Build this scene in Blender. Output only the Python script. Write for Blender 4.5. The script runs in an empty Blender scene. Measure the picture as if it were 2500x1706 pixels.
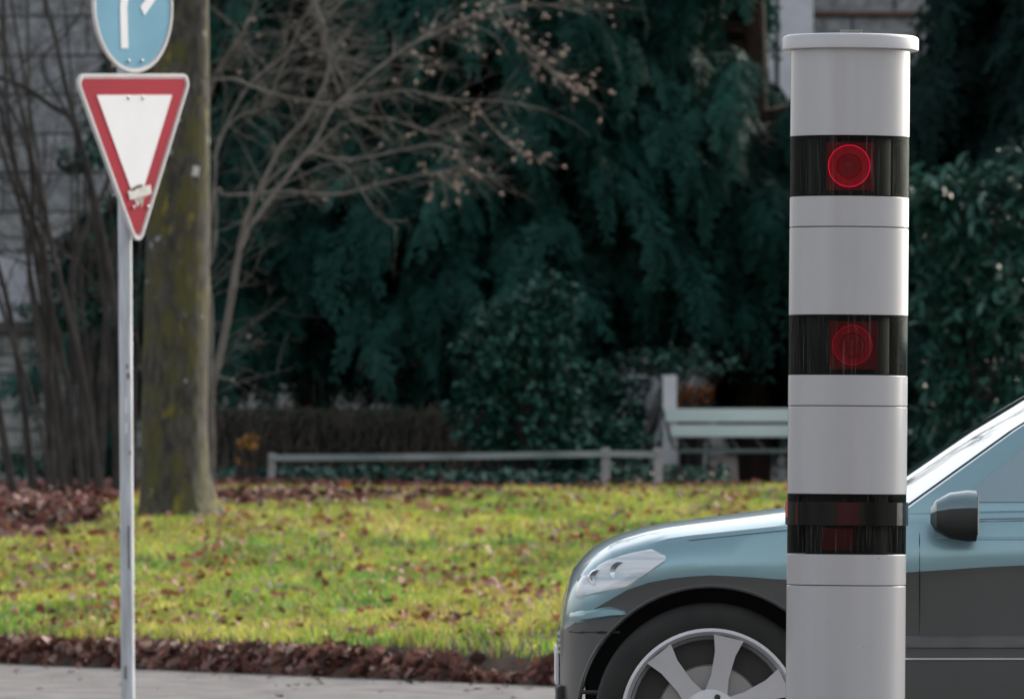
import bpy, math, random
import numpy as np
from mathutils import Vector, Matrix

random.seed(7)
rng = np.random.default_rng(11)
SC = bpy.context.scene
COL = SC.collection
R = math.radians

# ------------------------------------------------------------------ camera, world, sun, exposure
F = 22000.0            # focal length in pixels of the 2500 px wide photograph
HZ = 1186.0            # row of the horizon
EYE = 1.0              # eye height in metres
cam_d = bpy.data.cameras.new("camera")
cam = bpy.data.objects.new("camera", cam_d)
COL.objects.link(cam)
cam_d.sensor_width = 36.0
cam_d.lens = 36.0 * F / 2500.0
cam_d.clip_start = 0.5
cam_d.clip_end = 3000
cam.location = (0, 0, EYE)
cam.rotation_euler = (R(90) + math.atan((HZ - 853.0) / F), 0, 0)
cam_d.dof.use_dof = True
cam_d.dof.focus_distance = 23.86
cam_d.dof.aperture_fstop = 14.5
SC.camera = cam

SUN_EL, SUN_AZ = R(28), R(42)      # azimuth from +Y (view direction) towards +X
world = bpy.data.worlds.new("World")
SC.world = world
world.use_nodes = True
wn, wl = world.node_tree.nodes, world.node_tree.links
wn.clear()
sky = wn.new("ShaderNodeTexSky"); sky.sky_type = 'NISHITA'; sky.sun_disc = False
sky.sun_elevation = SUN_EL; sky.sun_rotation = SUN_AZ
sky.air_density = 1.0; sky.dust_density = 3.0; sky.ozone_density = 1.0
hs = wn.new("ShaderNodeHueSaturation"); hs.inputs['Saturation'].default_value = 0.30
bg = wn.new("ShaderNodeBackground"); bg.inputs[1].default_value = 0.15
wo = wn.new("ShaderNodeOutputWorld")
wl.new(sky.outputs[0], hs.inputs['Color']); wl.new(hs.outputs[0], bg.inputs[0]); wl.new(bg.outputs[0], wo.inputs[0])
sd = bpy.data.lights.new("sun", 'SUN'); sd.energy = 1.6; sd.angle = R(10); sd.color = (1.0, 0.90, 0.76)
sun = bpy.data.objects.new("sun", sd); COL.objects.link(sun)
sdir = Vector((math.sin(SUN_AZ) * math.cos(SUN_EL), math.cos(SUN_AZ) * math.cos(SUN_EL), math.sin(SUN_EL)))
sun.rotation_euler = sdir.to_track_quat('Z', 'Y').to_euler()
SC.view_settings.view_transform = 'Standard'
SC.view_settings.look = 'None'
SC.view_settings.exposure = 0.78
SC.view_settings.gamma = 1.0
SC.view_settings.use_curve_mapping = False
SC.render.engine = 'CYCLES'
SC.cycles.max_bounces = 8
SC.cycles.transparent_max_bounces = 12


def at(px, py, D):
    """photograph pixel at distance D -> world point"""
    return Vector(((px - 1250.0) / F * D, D, EYE + (HZ - py) / F * D))


# ------------------------------------------------------------------ tags and mesh helpers
def tag(o, label=None, cat=None, group=None, kind=None):
    if label: o["label"] = label
    if cat: o["category"] = cat
    if group: o["group"] = group
    if kind: o["kind"] = kind
    return o


def empty(name, loc, rot=(0, 0, 0)):
    o = bpy.data.objects.new(name, None); COL.objects.link(o)
    o.location = loc; o.rotation_euler = rot; o.empty_display_size = 0.2
    return o


class MB:
    def __init__(s):
        s.v, s.f, s.m = [], [], []

    def add(s, vs, fs, m=0):
        n = len(s.v)
        s.v.extend([tuple(p) for p in vs])
        for f in fs:
            s.f.append([i + n for i in f]); s.m.append(m)

    def box(s, c, d, m=0, rot=None, taper=1.0):
        hx, hy, hz = d[0] / 2, d[1] / 2, d[2] / 2
        vs = [Vector((x * hx * (taper if z > 0 else 1), y * hy * (taper if z > 0 else 1), z * hz)) for z in (-1, 1) for y in (-1, 1) for x in (-1, 1)]
        if rot is not None:
            vs = [rot @ p for p in vs]
        vs = [p + Vector(c) for p in vs]
        s.add(vs, [(0, 2, 3, 1), (4, 5, 7, 6), (0, 1, 5, 4), (2, 6, 7, 3), (0, 4, 6, 2), (1, 3, 7, 5)], m)

    def tube(s, pts, rad, n=6, m=0, cap=True):
        pts = [Vector(p) for p in pts]
        if not hasattr(rad, '__len__'):
            rad = [rad] * len(pts)
        vs = []
        for i, p in enumerate(pts):
            t = (pts[min(i + 1, len(pts) - 1)] - pts[max(i - 1, 0)])
            if t.length < 1e-9: t = Vector((0, 0, 1))
            t.normalize()
            a = Vector((0, 1, 0)) if abs(t.y) < 0.9 else Vector((1, 0, 0))
            u = t.cross(a).normalized(); w = t.cross(u)
            for k in range(n):
                an = 2 * math.pi * k / n
                vs.append(p + (u * math.cos(an) + w * math.sin(an)) * rad[i])
        fs = []
        for i in range(len(pts) - 1):
            for k in range(n):
                k2 = (k + 1) % n
                fs.append((i * n + k, i * n + k2, (i + 1) * n + k2, (i + 1) * n + k))
        if cap:
            fs.append(tuple(range(n))[::-1]); fs.append(tuple((len(pts) - 1) * n + k for k in range(n)))
        s.add(vs, fs, m)

    def lathe(s, prof, n=96, m=0, axis='Z', c=(0, 0, 0), ms=None):
        """prof: list of (r, h)"""
        vs = []
        for r, h in prof:
            for k in range(n):
                an = 2 * math.pi * k / n
                x, y = r * math.cos(an), r * math.sin(an)
                if axis == 'Z': p = (x, y, h)
                else: p = (x, h, y)
                vs.append((p[0] + c[0], p[1] + c[1], p[2] + c[2]))
        for i in range(len(prof) - 1):
            fs = []
            for k in range(n):
                k2 = (k + 1) % n
                q = (i * n + k, i * n + k2, (i + 1) * n + k2, (i + 1) * n + k)
                fs.append(q if axis == 'Z' else q[::-1])
            if i == 0: s.add(vs, fs, ms[i] if ms else m); base = len(s.v) - len(vs)
            else:
                for f in fs:
                    s.f.append([j + base for j in f]); s.m.append(ms[i] if ms else m)

    def prism(s, poly, y0, y1, m=0):
        """2D outline (x,z) extruded along y"""
        n = len(poly)
        vs = [(x, y0, z) for x, z in poly] + [(x, y1, z) for x, z in poly]
        fs = [tuple(range(n)), tuple(range(2 * n - 1, n - 1, -1))]
        for k in range(n):
            k2 = (k + 1) % n
            fs.append((k2, k, n + k, n + k2))
        s.add(vs, fs, m)

    def build(s, name, mats, parent=None, smooth=False, bevel=0, angle=35):
        me = bpy.data.meshes.new(name)
        me.from_pydata(s.v, [], s.f); me.update()
        if not isinstance(mats, (list, tuple)): mats = [mats]
        for m in mats: me.materials.append(m)
        me.polygons.foreach_set('material_index', s.m)
        if smooth:
            me.polygons.foreach_set('use_smooth', [True] * len(me.polygons))
            try: me.set_sharp_from_angle(angle=R(angle))
            except Exception: pass
        o = bpy.data.objects.new(name, me); COL.objects.link(o)
        if parent: o.parent = parent
        if bevel:
            b = o.modifiers.new("bevel", 'BEVEL'); b.width = bevel; b.segments = 2; b.limit_method = 'ANGLE'
        return o


def np_mesh(name, V, Fa, mat, col=None, parent=None, smooth=False):
    V = np.asarray(V, dtype=np.float32).reshape(-1, 3); Fa = np.asarray(Fa, dtype=np.int32)
    n, k = Fa.shape
    me = bpy.data.meshes.new(name)
    me.vertices.add(len(V)); me.vertices.foreach_set('co', V.ravel())
    me.loops.add(n * k); me.loops.foreach_set('vertex_index', Fa.ravel())
    me.polygons.add(n); me.polygons.foreach_set('loop_start', np.arange(0, n * k, k, dtype=np.int32))
    me.update(calc_edges=True)
    if col is not None:
        a = me.color_attributes.new('tint', 'FLOAT_COLOR', 'POINT')
        c = np.ones((len(V), 4), dtype=np.float32); c[:, :3] = col
        a.data.foreach_set('color', c.ravel())
    if smooth: me.polygons.foreach_set('use_smooth', np.ones(n, dtype=bool))
    me.materials.append(mat)
    me.validate()
    o = bpy.data.objects.new(name, me); COL.objects.link(o)
    if parent: o.parent = parent
    return o


def rot_mats(yaw, pitch, roll):
    """rotation matrices (n,3,3): roll about x, pitch about y, yaw about z"""
    n = len(yaw)
    cz, sz = np.cos(yaw), np.sin(yaw); cy, sy = np.cos(pitch), np.sin(pitch); cx, sx = np.cos(roll), np.sin(roll)
    M = np.empty((n, 3, 3))
    M[:, 0, 0] = cz * cy; M[:, 0, 1] = cz * sy * sx - sz * cx; M[:, 0, 2] = cz * sy * cx + sz * sx
    M[:, 1, 0] = sz * cy; M[:, 1, 1] = sz * sy * sx + cz * cx; M[:, 1, 2] = sz * sy * cx - cz * sx
    M[:, 2, 0] = -sy; M[:, 2, 1] = cy * sx; M[:, 2, 2] = cy * cx
    return M


def scatter(tv, tf, P, yaw, pitch, roll, sc, col=None):
    """copies of a small template (verts, faces) into arrays"""
    tv = np.asarray(tv, float); tf = np.asarray(tf, int)
    n, k = len(P), len(tv)
    M = rot_mats(yaw, pitch, roll)
    V = np.einsum('nij,kj->nki', M, tv) * np.asarray(sc).reshape(n, 1, 1) + np.asarray(P).reshape(n, 1, 3)
    Fa = tf[None] + (np.arange(n) * k)[:, None, None]
    C = None if col is None else np.repeat(col, k, axis=0)
    return V.reshape(-1, 3), Fa.reshape(-1, tf.shape[1]), C


_perm = rng.random((64, 64))


def vnoise(x, y, s=1.0, ox=0, oy=0):
    x = np.asarray(x, float) * s + ox; y = np.asarray(y, float) * s + oy
    xi, yi = np.floor(x).astype(int), np.floor(y).astype(int)
    fx, fy = x - xi, y - yi
    fx = fx * fx * (3 - 2 * fx); fy = fy * fy * (3 - 2 * fy)
    g = lambda a, b: _perm[a % 64, b % 64]
    return (g(xi, yi) * (1 - fx) + g(xi + 1, yi) * fx) * (1 - fy) + (g(xi, yi + 1) * (1 - fx) + g(xi + 1, yi + 1) * fx) * fy


# ------------------------------------------------------------------ materials
def mat(name, col=(0.5, 0.5, 0.5), rough=0.6, metal=0.0, coat=0.0, spec=0.5, var=0.0, vscale=8.0, stretch=(1, 1, 1),
        col2=None, bump=0.0, bscale=40.0, detail=6.0):
    """principled material whose colour wanders between two tones by noise, with optional bump"""
    m = bpy.data.materials.new(name); m.use_nodes = True
    nt = m.node_tree; n, l = nt.nodes, nt.links
    p = n['Principled BSDF']
    p.inputs['Base Color'].default_value = (*col, 1); p.inputs['Roughness'].default_value = rough
    p.inputs['Metallic'].default_value = metal; p.inputs['Coat Weight'].default_value = coat
    p.inputs['Coat Roughness'].default_value = 0.04
    p.inputs['Specular IOR Level'].default_value = spec
    tc = n.new('ShaderNodeTexCoord'); mp = n.new('ShaderNodeMapping'); mp.inputs['Scale'].default_value = stretch
    l.new(tc.outputs['Object'], mp.inputs['Vector'])
    if var > 0 or col2:
        nz = n.new('ShaderNodeTexNoise'); nz.inputs['Scale'].default_value = vscale; nz.inputs['Detail'].default_value = detail
        l.new(mp.outputs[0], nz.inputs['Vector'])
        rp = n.new('ShaderNodeValToRGB')
        c2 = col2 if col2 else tuple(max(0, c * (1 - var)) for c in col)
        c1 = col if col2 else tuple(min(1, c * (1 + var)) for c in col)
        rp.color_ramp.elements[0].position = 0.36; rp.color_ramp.elements[1].position = 0.64
        rp.color_ramp.elements[0].color = (*c2, 1); rp.color_ramp.elements[1].color = (*c1, 1)
        l.new(nz.outputs[0], rp.inputs[0]); l.new(rp.outputs[0], p.inputs['Base Color'])
    if bump > 0:
        b = n.new('ShaderNodeBump'); b.inputs['Strength'].default_value = 1.0; b.inputs['Distance'].default_value = bump
        nb = n.new('ShaderNodeTexNoise'); nb.inputs['Scale'].default_value = bscale; nb.inputs['Detail'].default_value = 5
        l.new(mp.outputs[0], nb.inputs['Vector']); l.new(nb.outputs[0], b.inputs['Height']); l.new(b.outputs[0], p.inputs['Normal'])
    return m


def leaf_mat(name, rough=0.5, trans=0.3, gain=1.0, spec=0.5):
    """leaf-like material: colour from the 'tint' attribute, some light passing through"""
    m = bpy.data.materials.new(name); m.use_nodes = True
    n, l = m.node_tree.nodes, m.node_tree.links
    p = n['Principled BSDF']; p.inputs['Roughness'].default_value = rough; p.inputs['Specular IOR Level'].default_value = spec
    a = n.new('ShaderNodeAttribute'); a.attribute_name = 'tint'
    l.new(a.outputs['Color'], p.inputs['Base Color'])
    t = n.new('ShaderNodeBsdfTranslucent'); l.new(a.outputs['Color'], t.inputs['Color'])
    mx = n.new('ShaderNodeMixShader'); mx.inputs[0].default_value = trans
    l.new(p.outputs[0], mx.inputs[1]); l.new(t.outputs[0], mx.inputs[2])
    l.new(mx.outputs[0], n['Material Output'].inputs['Surface'])
    return m


M = {}
M['leaf'] = leaf_mat('leaf', 0.6, 0.2, spec=0.12)
M['grass'] = leaf_mat('grass', 0.6, 0.35, spec=0.25)
M['glossy_leaf'] = leaf_mat('glossy_leaf', 0.36, 0.1, spec=0.35)
M['litter'] = leaf_mat('litter', 0.6, 0.15, spec=0.35)


# ------------------------------------------------------------------ ground, road
EDGE = lambda X: 45.57 - 1.85 * X        # where the asphalt ends, as a distance, for a given X
PD = np.array([-1e3, 49.6, 50.0, 50.6, 60, 69, 76, 84, 86, 90, 110, 3000.])
PZ = np.array([-.03, -.03, .02, .15, .444, .762, .905, 1.005, .99, .94, 1.0, 1.0])


def gz(X, Y):
    X = np.asarray(X, float); Y = np.asarray(Y, float)
    s = Y - (EDGE(np.clip(X, -8, 8)))
    near = np.interp(s, [-1, 0, .15, .7, 6], [-.03, -.02, .10, .17, .34])
    far = np.interp(Y, [50, 60, 69, 76, 84, 86, 90, 110], [.15, .43, .75, .90, 1.005, .985, .94, 1.0])
    w = np.clip((s - 3) / 6, 0, 1); w = w * w * (3 - 2 * w)
    z = near * (1 - w) + np.maximum(far, near) * w
    z = z + (vnoise(X, Y, .8) - .5) * .05 * np.clip(s / 1.5, 0, 1) + (vnoise(X, Y, .23, 5, 9) - .5) * .06 * np.clip(s / 4, 0, 1)
    # bank on the far left rises a little (leaf covered)
    return z


def axis(*segs):
    out = []
    for a, b, st in segs: out.append(np.arange(a, b, st))
    return np.concatenate(out + [np.array([segs[-1][1]])])


gx = axis((-1200, -100, 220), (-100, -12, 11), (-12, 12, .2), (12, 100, 11), (100, 1200, 220))
gy = axis((-1200, 0, 200), (0, 30, 5), (30, 100, .2), (100, 200, 10), (200, 1400, 200))
GX, GY = np.meshgrid(gx, gy, indexing='ij')
GZ = gz(GX, GY)
nx, ny = GX.shape
I = np.arange(nx * ny).reshape(nx, ny)
FQ = np.stack([I[:-1, :-1], I[1:, :-1], I[1:, 1:], I[:-1, 1:]], -1).reshape(-1, 4)
M['soil'] = mat('soil', (.040, .030, .024), .95, col2=(.075, .045, .034), spec=.2, vscale=3.0, bump=.02, bscale=25)
g = np_mesh('ground', np.stack([GX, GY, GZ], -1), FQ, M['soil'], smooth=True)
tag(g, kind='structure')

M['asphalt'] = mat('asphalt', (.225, .216, .216), .9, col2=(.13, .126, .126), vscale=4, spec=.25, bump=.012, bscale=45, stretch=(1, .55, 1), detail=10)
rb = MB()
xs = axis((-9, 9, .12))
pts_e = [(x, float(EDGE(x)) + .10 * (vnoise(x, 0, 2.1) - .5) + .05 * (vnoise(x, 3, 7.) - .5)) for x in xs]
vs = [(x, -200, 0.0) for x, _ in pts_e] + [(x, y, 0.0) for x, y in pts_e]
n_ = len(pts_e)
rb.add(vs, [(i, i + 1, n_ + i + 1, n_ + i) for i in range(n_ - 1)])
rb.add([(-400, -200, 0), (-9, -200, 0), pts_e[0] + (0,), (-400, 300, 0)], [(0, 1, 2, 3)])
rb.add([(9, -200, 0), (400, -200, 0), (400, 0, 0), pts_e[-1] + (0,)], [(0, 1, 2, 3)])
tag(rb.build('road', M['asphalt']), kind='structure')


# ------------------------------------------------------------------ grass and fallen leaves
def vis_mask(X, Y, m=1.2):
    return np.abs(X) < Y * 1250 / F + m


def pick(cols, idx):
    return np.array(cols)[idx]


def bare_zone(X, Y):
    """1 where hardly any grass grows: leaf covered bank on the left, soil strip right of the tree"""
    px = X / Y * F + 1250
    lim = np.interp(px, [-300, 0, 250, 330, 2600], [63.5, 64.5, 68.5, 82, 84.3])
    a = 1 / (1 + np.exp(-(Y - lim + (vnoise(X, Y, 1.5) - .5) * 2.5) * 2.5))
    b = np.exp(-((Y - 75.5 - .6 * (px - 750) / 300) / 2.6) ** 2) * (1 / (1 + np.exp((px - 1080) / 90))) * (px > 480)
    return np.clip(np.maximum(a * 1.0, b), 0, 1)


N = 330000
Y = 45 + (85.5 - 45) * rng.random(N) ** 0.9
X = (rng.random(N) * 2 - 1) * (Y * 1250 / F + 1.0)
s_ = Y - EDGE(X)
dens = vnoise(X * 1.6, Y * .5, 1.3, 7, 3) * .8 + .40
keep = (s_ > .24 + .40 * vnoise(X, Y, 3.7)) & (rng.random(N) < dens) & (rng.random(N) > bare_zone(X, Y) * .985)
X, Y, s_ = X[keep], Y[keep], s_[keep]; N = len(X)
Z = gz(X, Y)
tone = vnoise(X * 1.3, Y * .45, .8, 1, 20) * .40 + vnoise(X * 2.2, Y * .5, 2.3, 9, 4) * .35 + vnoise(X * 2.2, Y, 5.3, 2, 7) * .25
tone = tone + rng.normal(.03, .15, N)
cg = np.array([[.07, .24, .05], [.19, .37, .05], [.33, .46, .06], [.48, .52, .075], [.62, .55, .15]])
ti = np.clip((tone - .18) / .62, 0, 1) * 3.999
i0 = ti.astype(int); fr = (ti - i0)[:, None]
gc = cg[i0] * (1 - fr) + cg[i0 + 1] * fr
straw = rng.random(N) < .08
gc[straw] = np.array([.42, .28, .17]) * (0.7 + .6 * rng.random((straw.sum(), 1)))
gc *= (.72 + .60 * rng.random((N, 1))) * (.72 + .62 * vnoise(X * 2, Y * .7, 2.9, 12, 5))[:, None]
br_ = rng.random(N) < .55 * np.clip(vnoise(X * 1.5, Y * .6, 1.6, 14, 2) * 2 - .9, 0, 1)
gc[br_] = gc[br_] * np.array([.9, .62, .75])
Hh = (.025 + .03 * rng.random(N)) * (.6 + .9 * vnoise(X * 2, Y, 1.9, 30, 2)) * np.where(s_ < .9, 1.25, 1)
ang = rng.random(N) * 2 * np.pi
lean = rng.random(N) * 1.7
w = .003 + .003 * rng.random(N)
dx, dy = np.cos(ang) * lean * Hh, np.sin(ang) * lean * Hh
bx_, by_ = -np.sin(ang) * w, np.cos(ang) * w
P0 = np.stack([X - bx_, Y - by_, Z - .01], -1); P1 = np.stack([X + bx_, Y + by_, Z - .01], -1)
P2 = np.stack([X + dx * .4 + bx_ * .8, Y + dy * .4 + by_ * .8, Z + Hh * .6], -1); P3 = np.stack([X + dx * .4 - bx_ * .8, Y + dy * .4 - by_ * .8, Z + Hh * .6], -1)
P4 = np.stack([X + dx, Y + dy, Z + Hh], -1)
V = np.stack([P0, P1, P2, P3, P4], 1)
b = (np.arange(N) * 5)[:, None]
FT = np.concatenate([b + np.array([0, 1, 2]), b + np.array([0, 2, 3]), b + np.array([3, 2, 4])], 0)
o = np_mesh('grass', V, FT, M['grass'], np.repeat(gc, 5, 0))
tag(o, 'short green and yellowish lawn grass on the bank behind the road', 'grass', kind='stuff')

# a fallen leaf: lobed outline, folded along the midrib
leafv = np.array([[0, -.5, 0], [.22, -.3, .07], [.42, -.05, .16], [.27, .12, .08], [.24, .36, .12], [0, .55, .05],
                  [-.24, .34, .10], [-.27, .1, .07], [-.42, -.06, .20], [-.22, -.3, .08], [0, 0, 0]])
leaff = np.array([[10, 0, 1], [10, 1, 2], [10, 2, 3], [10, 3, 4], [10, 4, 5], [10, 5, 6], [10, 6, 7], [10, 7, 8], [10, 8, 9], [10, 9, 0]])
lcols = [[.18, .060, .045], [.26, .085, .06], [.32, .13, .085], [.40, .22, .16], [.46, .32, .28], [.45, .20, .06], [.08, .035, .03], [.36, .12, .09]]


def leaves(name, X, Y, Z, size, pit, cols, label, pr=None):
    n = len(X)
    c = pick(cols, rng.choice(len(cols), n, p=pr)) * (.7 + .6 * rng.random((n, 1)))
    V, Fa, C = scatter(leafv, leaff, np.stack([X, Y, Z], -1), rng.random(n) * 6.28, rng.normal(0, pit, n), rng.normal(0, pit, n), size, c)
    o = np_mesh(name, V, Fa, M['litter'], C)
    return tag(o, label, 'fallen leaves', kind='stuff')


N = 13500
Y = 45 + 41 * rng.random(N); X = (rng.random(N) * 2 - 1) * (Y * 1250 / F + 1.0)
kp = (Y - EDGE(X) > .5) & (rng.random(N) < .13 + 1.6 * vnoise(X*1.5, Y*.6, 1.6, 14, 2) ** 3 + .2 * np.clip((Y - 70) / 14, 0, 1))
X, Y = X[kp], Y[kp]
leaves('fallen_leaves', X, Y, gz(X, Y) + .030 + .03 * rng.random(len(X)), .03 + .05 * rng.random(len(X)) ** 1.6, .6, lcols,
       'red and tan fallen leaves scattered over the grass of the lawn')
# leaf drift in the gutter along the asphalt
N = 6500
X = rng.random(N) * 9.5 - 5.5
s_ = (np.abs(rng.normal(0, .14, N)) * (.25 + 1.5 * vnoise(X, 0, 1.9)) - .08) * np.interp(X, [-3, -.5], [.6, 1])
Y = EDGE(X) + s_ * 1.0 + .02
hgt = np.clip(.045 - np.abs(s_ - .06) * .3, .0, .045) * np.interp(X, [-3, -.5], [.45, 1]) * (.1 + 1.3 * vnoise(X, 1, 2.6))
leaves('leaf_drift', X, Y, np.maximum(gz(X, Y), 0.004) + .012 + hgt * rng.random(N), .04 + .085 * rng.random(N) ** 1.5, 1.0,
       [[.11, .045, .036], [.18, .078, .058], [.27, .13, .095], [.38, .21, .17], [.06, .03, .025], [.46, .32, .27]],
       'dark red brown fallen leaves heaped along the edge of the asphalt', pr=[.2, .24, .2, .11, .18, .07])
# litter on the shaded bank (left) and round the tree
N = 12000
Y = 66 + 21 * rng.random(N); X = (rng.random(N) * 2 - 1) * (Y * 1250 / F + 1.0)
kp = rng.random(N) < bare_zone(X, Y) * np.where(X / Y * F + 1250 < 1200, 1, .25)
X, Y = X[kp], Y[kp]
leaves('leaf_litter', X, Y, gz(X, Y) + .01 + .04 * rng.random(len(X)), .06 + .07 * rng.random(len(X)), .6,
       [[.09, .03, .026], [.16, .055, .045], [.25, .11, .09], [.045, .03, .022], [.35, .2, .17]],
       'dull brown leaf litter under the bare shrubs and round the tree')
# debris on the asphalt
N = 260
X = rng.random(N) * 7 - 4.5; Y = EDGE(X) - .12 - np.abs(rng.normal(0, 2.2, N))
leaves('road_debris', X, Y, np.full(N, .008), .015 + .045 * rng.random(N) ** 2, .12, [[.05, .04, .035], [.10, .05, .04], [.22, .14, .12]],
       'small dark bits of leaf and twig strewn on the grey asphalt')


# ------------------------------------------------------------------ speed camera column
M['col_paint'] = mat('col_paint', (.50, .498, .508), .34, coat=.7, spec=.5, col2=(.445, .445, .458), vscale=9, stretch=(1, 1, .07), bump=.0004, bscale=7, detail=9)
M['cap_paint'] = mat('cap_paint', (.56, .56, .575), .38, coat=.2, var=.03, vscale=6)
M['seam'] = mat('seam', (.06, .06, .065), .7)
M['black'] = mat('black', (.006, .007, .006), .5, var=.4, vscale=60, stretch=(1, 1, .1))
M['bracket'] = mat('bracket', (.25, .26, .25), .5, metal=.5)


def glass_mat(name, tint, streak=1.0):
    m = bpy.data.materials.new(name); m.use_nodes = True
    n, l = m.node_tree.nodes, m.node_tree.links
    n.remove(n['Principled BSDF'])
    tc = n.new('ShaderNodeTexCoord'); mp = n.new('ShaderNodeMapping'); mp.inputs['Scale'].default_value = (1, 1, .012)
    l.new(tc.outputs['Object'], mp.inputs['Vector'])
    nz = n.new('ShaderNodeTexNoise'); nz.inputs['Scale'].default_value = 150; nz.inputs['Detail'].default_value = 4; nz.inputs['Roughness'].default_value = .7
    l.new(mp.outputs[0], nz.inputs['Vector'])
    bp = n.new('ShaderNodeBump'); bp.inputs['Strength'].default_value = streak; bp.inputs['Distance'].default_value = .0012
    l.new(nz.outputs[0], bp.inputs['Height'])
    tr = n.new('ShaderNodeBsdfTransparent'); tr.inputs[0].default_value = (*tint, 1)
    gl = n.new('ShaderNodeBsdfGlossy'); gl.inputs['Roughness'].default_value = .12; gl.inputs['Color'].default_value = (.20, .22, .21, 1)
    l.new(bp.outputs[0], gl.inputs['Normal'])
    # wiped dust lines: fine vertical streaks of diffuse dirt
    df = n.new('ShaderNodeBsdfDiffuse'); df.inputs[0].default_value = (.30, .29, .27, 1)
    rp = n.new('ShaderNodeValToRGB'); rp.color_ramp.elements[0].position = .56; rp.color_ramp.elements[0].color = (.0, .0, .0, 1)
    rp.color_ramp.elements[1].position = .84; rp.color_ramp.elements[1].color = (.30, .30, .30, 1)
    mp2 = n.new('ShaderNodeMapping'); mp2.inputs['Scale'].default_value = (1, 1, .03)
    l.new(tc.outputs['Object'], mp2.inputs['Vector'])
    n2 = n.new('ShaderNodeTexNoise'); n2.inputs['Scale'].default_value = 210; n2.inputs['Detail'].default_value = 3
    l.new(mp2.outputs[0], n2.inputs['Vector']); l.new(n2.outputs[0], rp.inputs[0])
    m1 = n.new('ShaderNodeMixShader'); l.new(rp.outputs[0], m1.inputs[0]); l.new(tr.outputs[0], m1.inputs[1]); l.new(df.outputs[0], m1.inputs[2])
    fr = n.new('ShaderNodeFresnel'); fr.inputs[0].default_value = 1.45
    m2 = n.new('ShaderNodeMixShader'); l.new(fr.outputs[0], m2.inputs[0]); l.new(m1.outputs[0], m2.inputs[1]); l.new(gl.outputs[0], m2.inputs[2])
    l.new(m2.outputs[0], n['Material Output'].inputs['Surface'])
    return m


M['dark_glass'] = glass_mat('dark_glass', (.42, .44, .42))


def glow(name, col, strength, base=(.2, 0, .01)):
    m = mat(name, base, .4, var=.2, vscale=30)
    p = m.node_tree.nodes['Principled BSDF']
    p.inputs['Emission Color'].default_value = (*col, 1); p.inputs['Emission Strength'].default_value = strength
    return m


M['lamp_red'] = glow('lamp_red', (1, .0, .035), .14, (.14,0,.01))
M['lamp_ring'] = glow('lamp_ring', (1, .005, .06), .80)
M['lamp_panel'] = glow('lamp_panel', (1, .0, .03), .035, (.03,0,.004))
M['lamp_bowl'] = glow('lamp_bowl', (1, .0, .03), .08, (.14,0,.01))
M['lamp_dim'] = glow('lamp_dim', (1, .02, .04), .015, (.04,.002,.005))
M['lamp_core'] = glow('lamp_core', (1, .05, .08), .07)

D0 = 24.0
S0 = F / D0
cx = (2069 - 1250) / S0
colt = empty('speed_camera', (cx - .0069 * 0.6, D0 + .16, 0), (0, R(.5), 0))
tag(colt, 'tall light grey cylindrical speed camera column with three black window bands', 'speed camera')
RC = .16
zz = lambda py: EYE + (HZ - py) / (F / D0)      # height on the near face of the column
n = 160


def shell(z0, z1, r=RC, ch=.0015):
    b = MB(); b.lathe([(r - .03, z0), (r - ch, z0), (r, z0 + ch), (r, z1 - ch), (r - ch, z1), (r - .03, z1)], n); return b


segs = [(.0, zz(1430)), (zz(1430) + .0022, zz(1353)), (zz(1206), zz(991.5)), (zz(991.5) + .0022, zz(915)), (zz(768), zz(554)), (zz(554) + .0022, zz(478)), (zz(330), zz(114))]
for a, c in segs:
    shell(a, c).build('housing', M['col_paint'], colt, smooth=True, angle=25)
for a, c in ((.02, zz(1353) - .004), (zz(1206) + .004, zz(915) - .004), (zz(768) + .004, zz(478) - .004)):
    sb = MB(); sb.lathe([(RC - .007, a), (RC - .007, c)], n); sb.build('inner_sleeve', M['seam'], colt, smooth=True)
cb = MB(); zc = zz(117); rc = .183
cb.lathe([(RC - .01, zc), (rc - .002, zc), (rc, zc + .002), (rc, zc + .031), (rc - .003, zc + .036), (rc - .010, zc + .0395), (.09, zc + .0425), (0.0001, zc + .0430)], n)
cb.build('cap', M['cap_paint'], colt, smooth=True, angle=40)
lb = MB(); zl = zc + .0425
lb.box((.0, -.02, zl + .0105), (.056, .035, .003)); lb.box((-.0265, -.02, zl + .004), (.003, .035, .010)); lb.box((.0265, -.02, zl + .004), (.003, .035, .010))
lb.build('lifting_lug', M['bracket'], colt, bevel=.0008)
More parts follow.
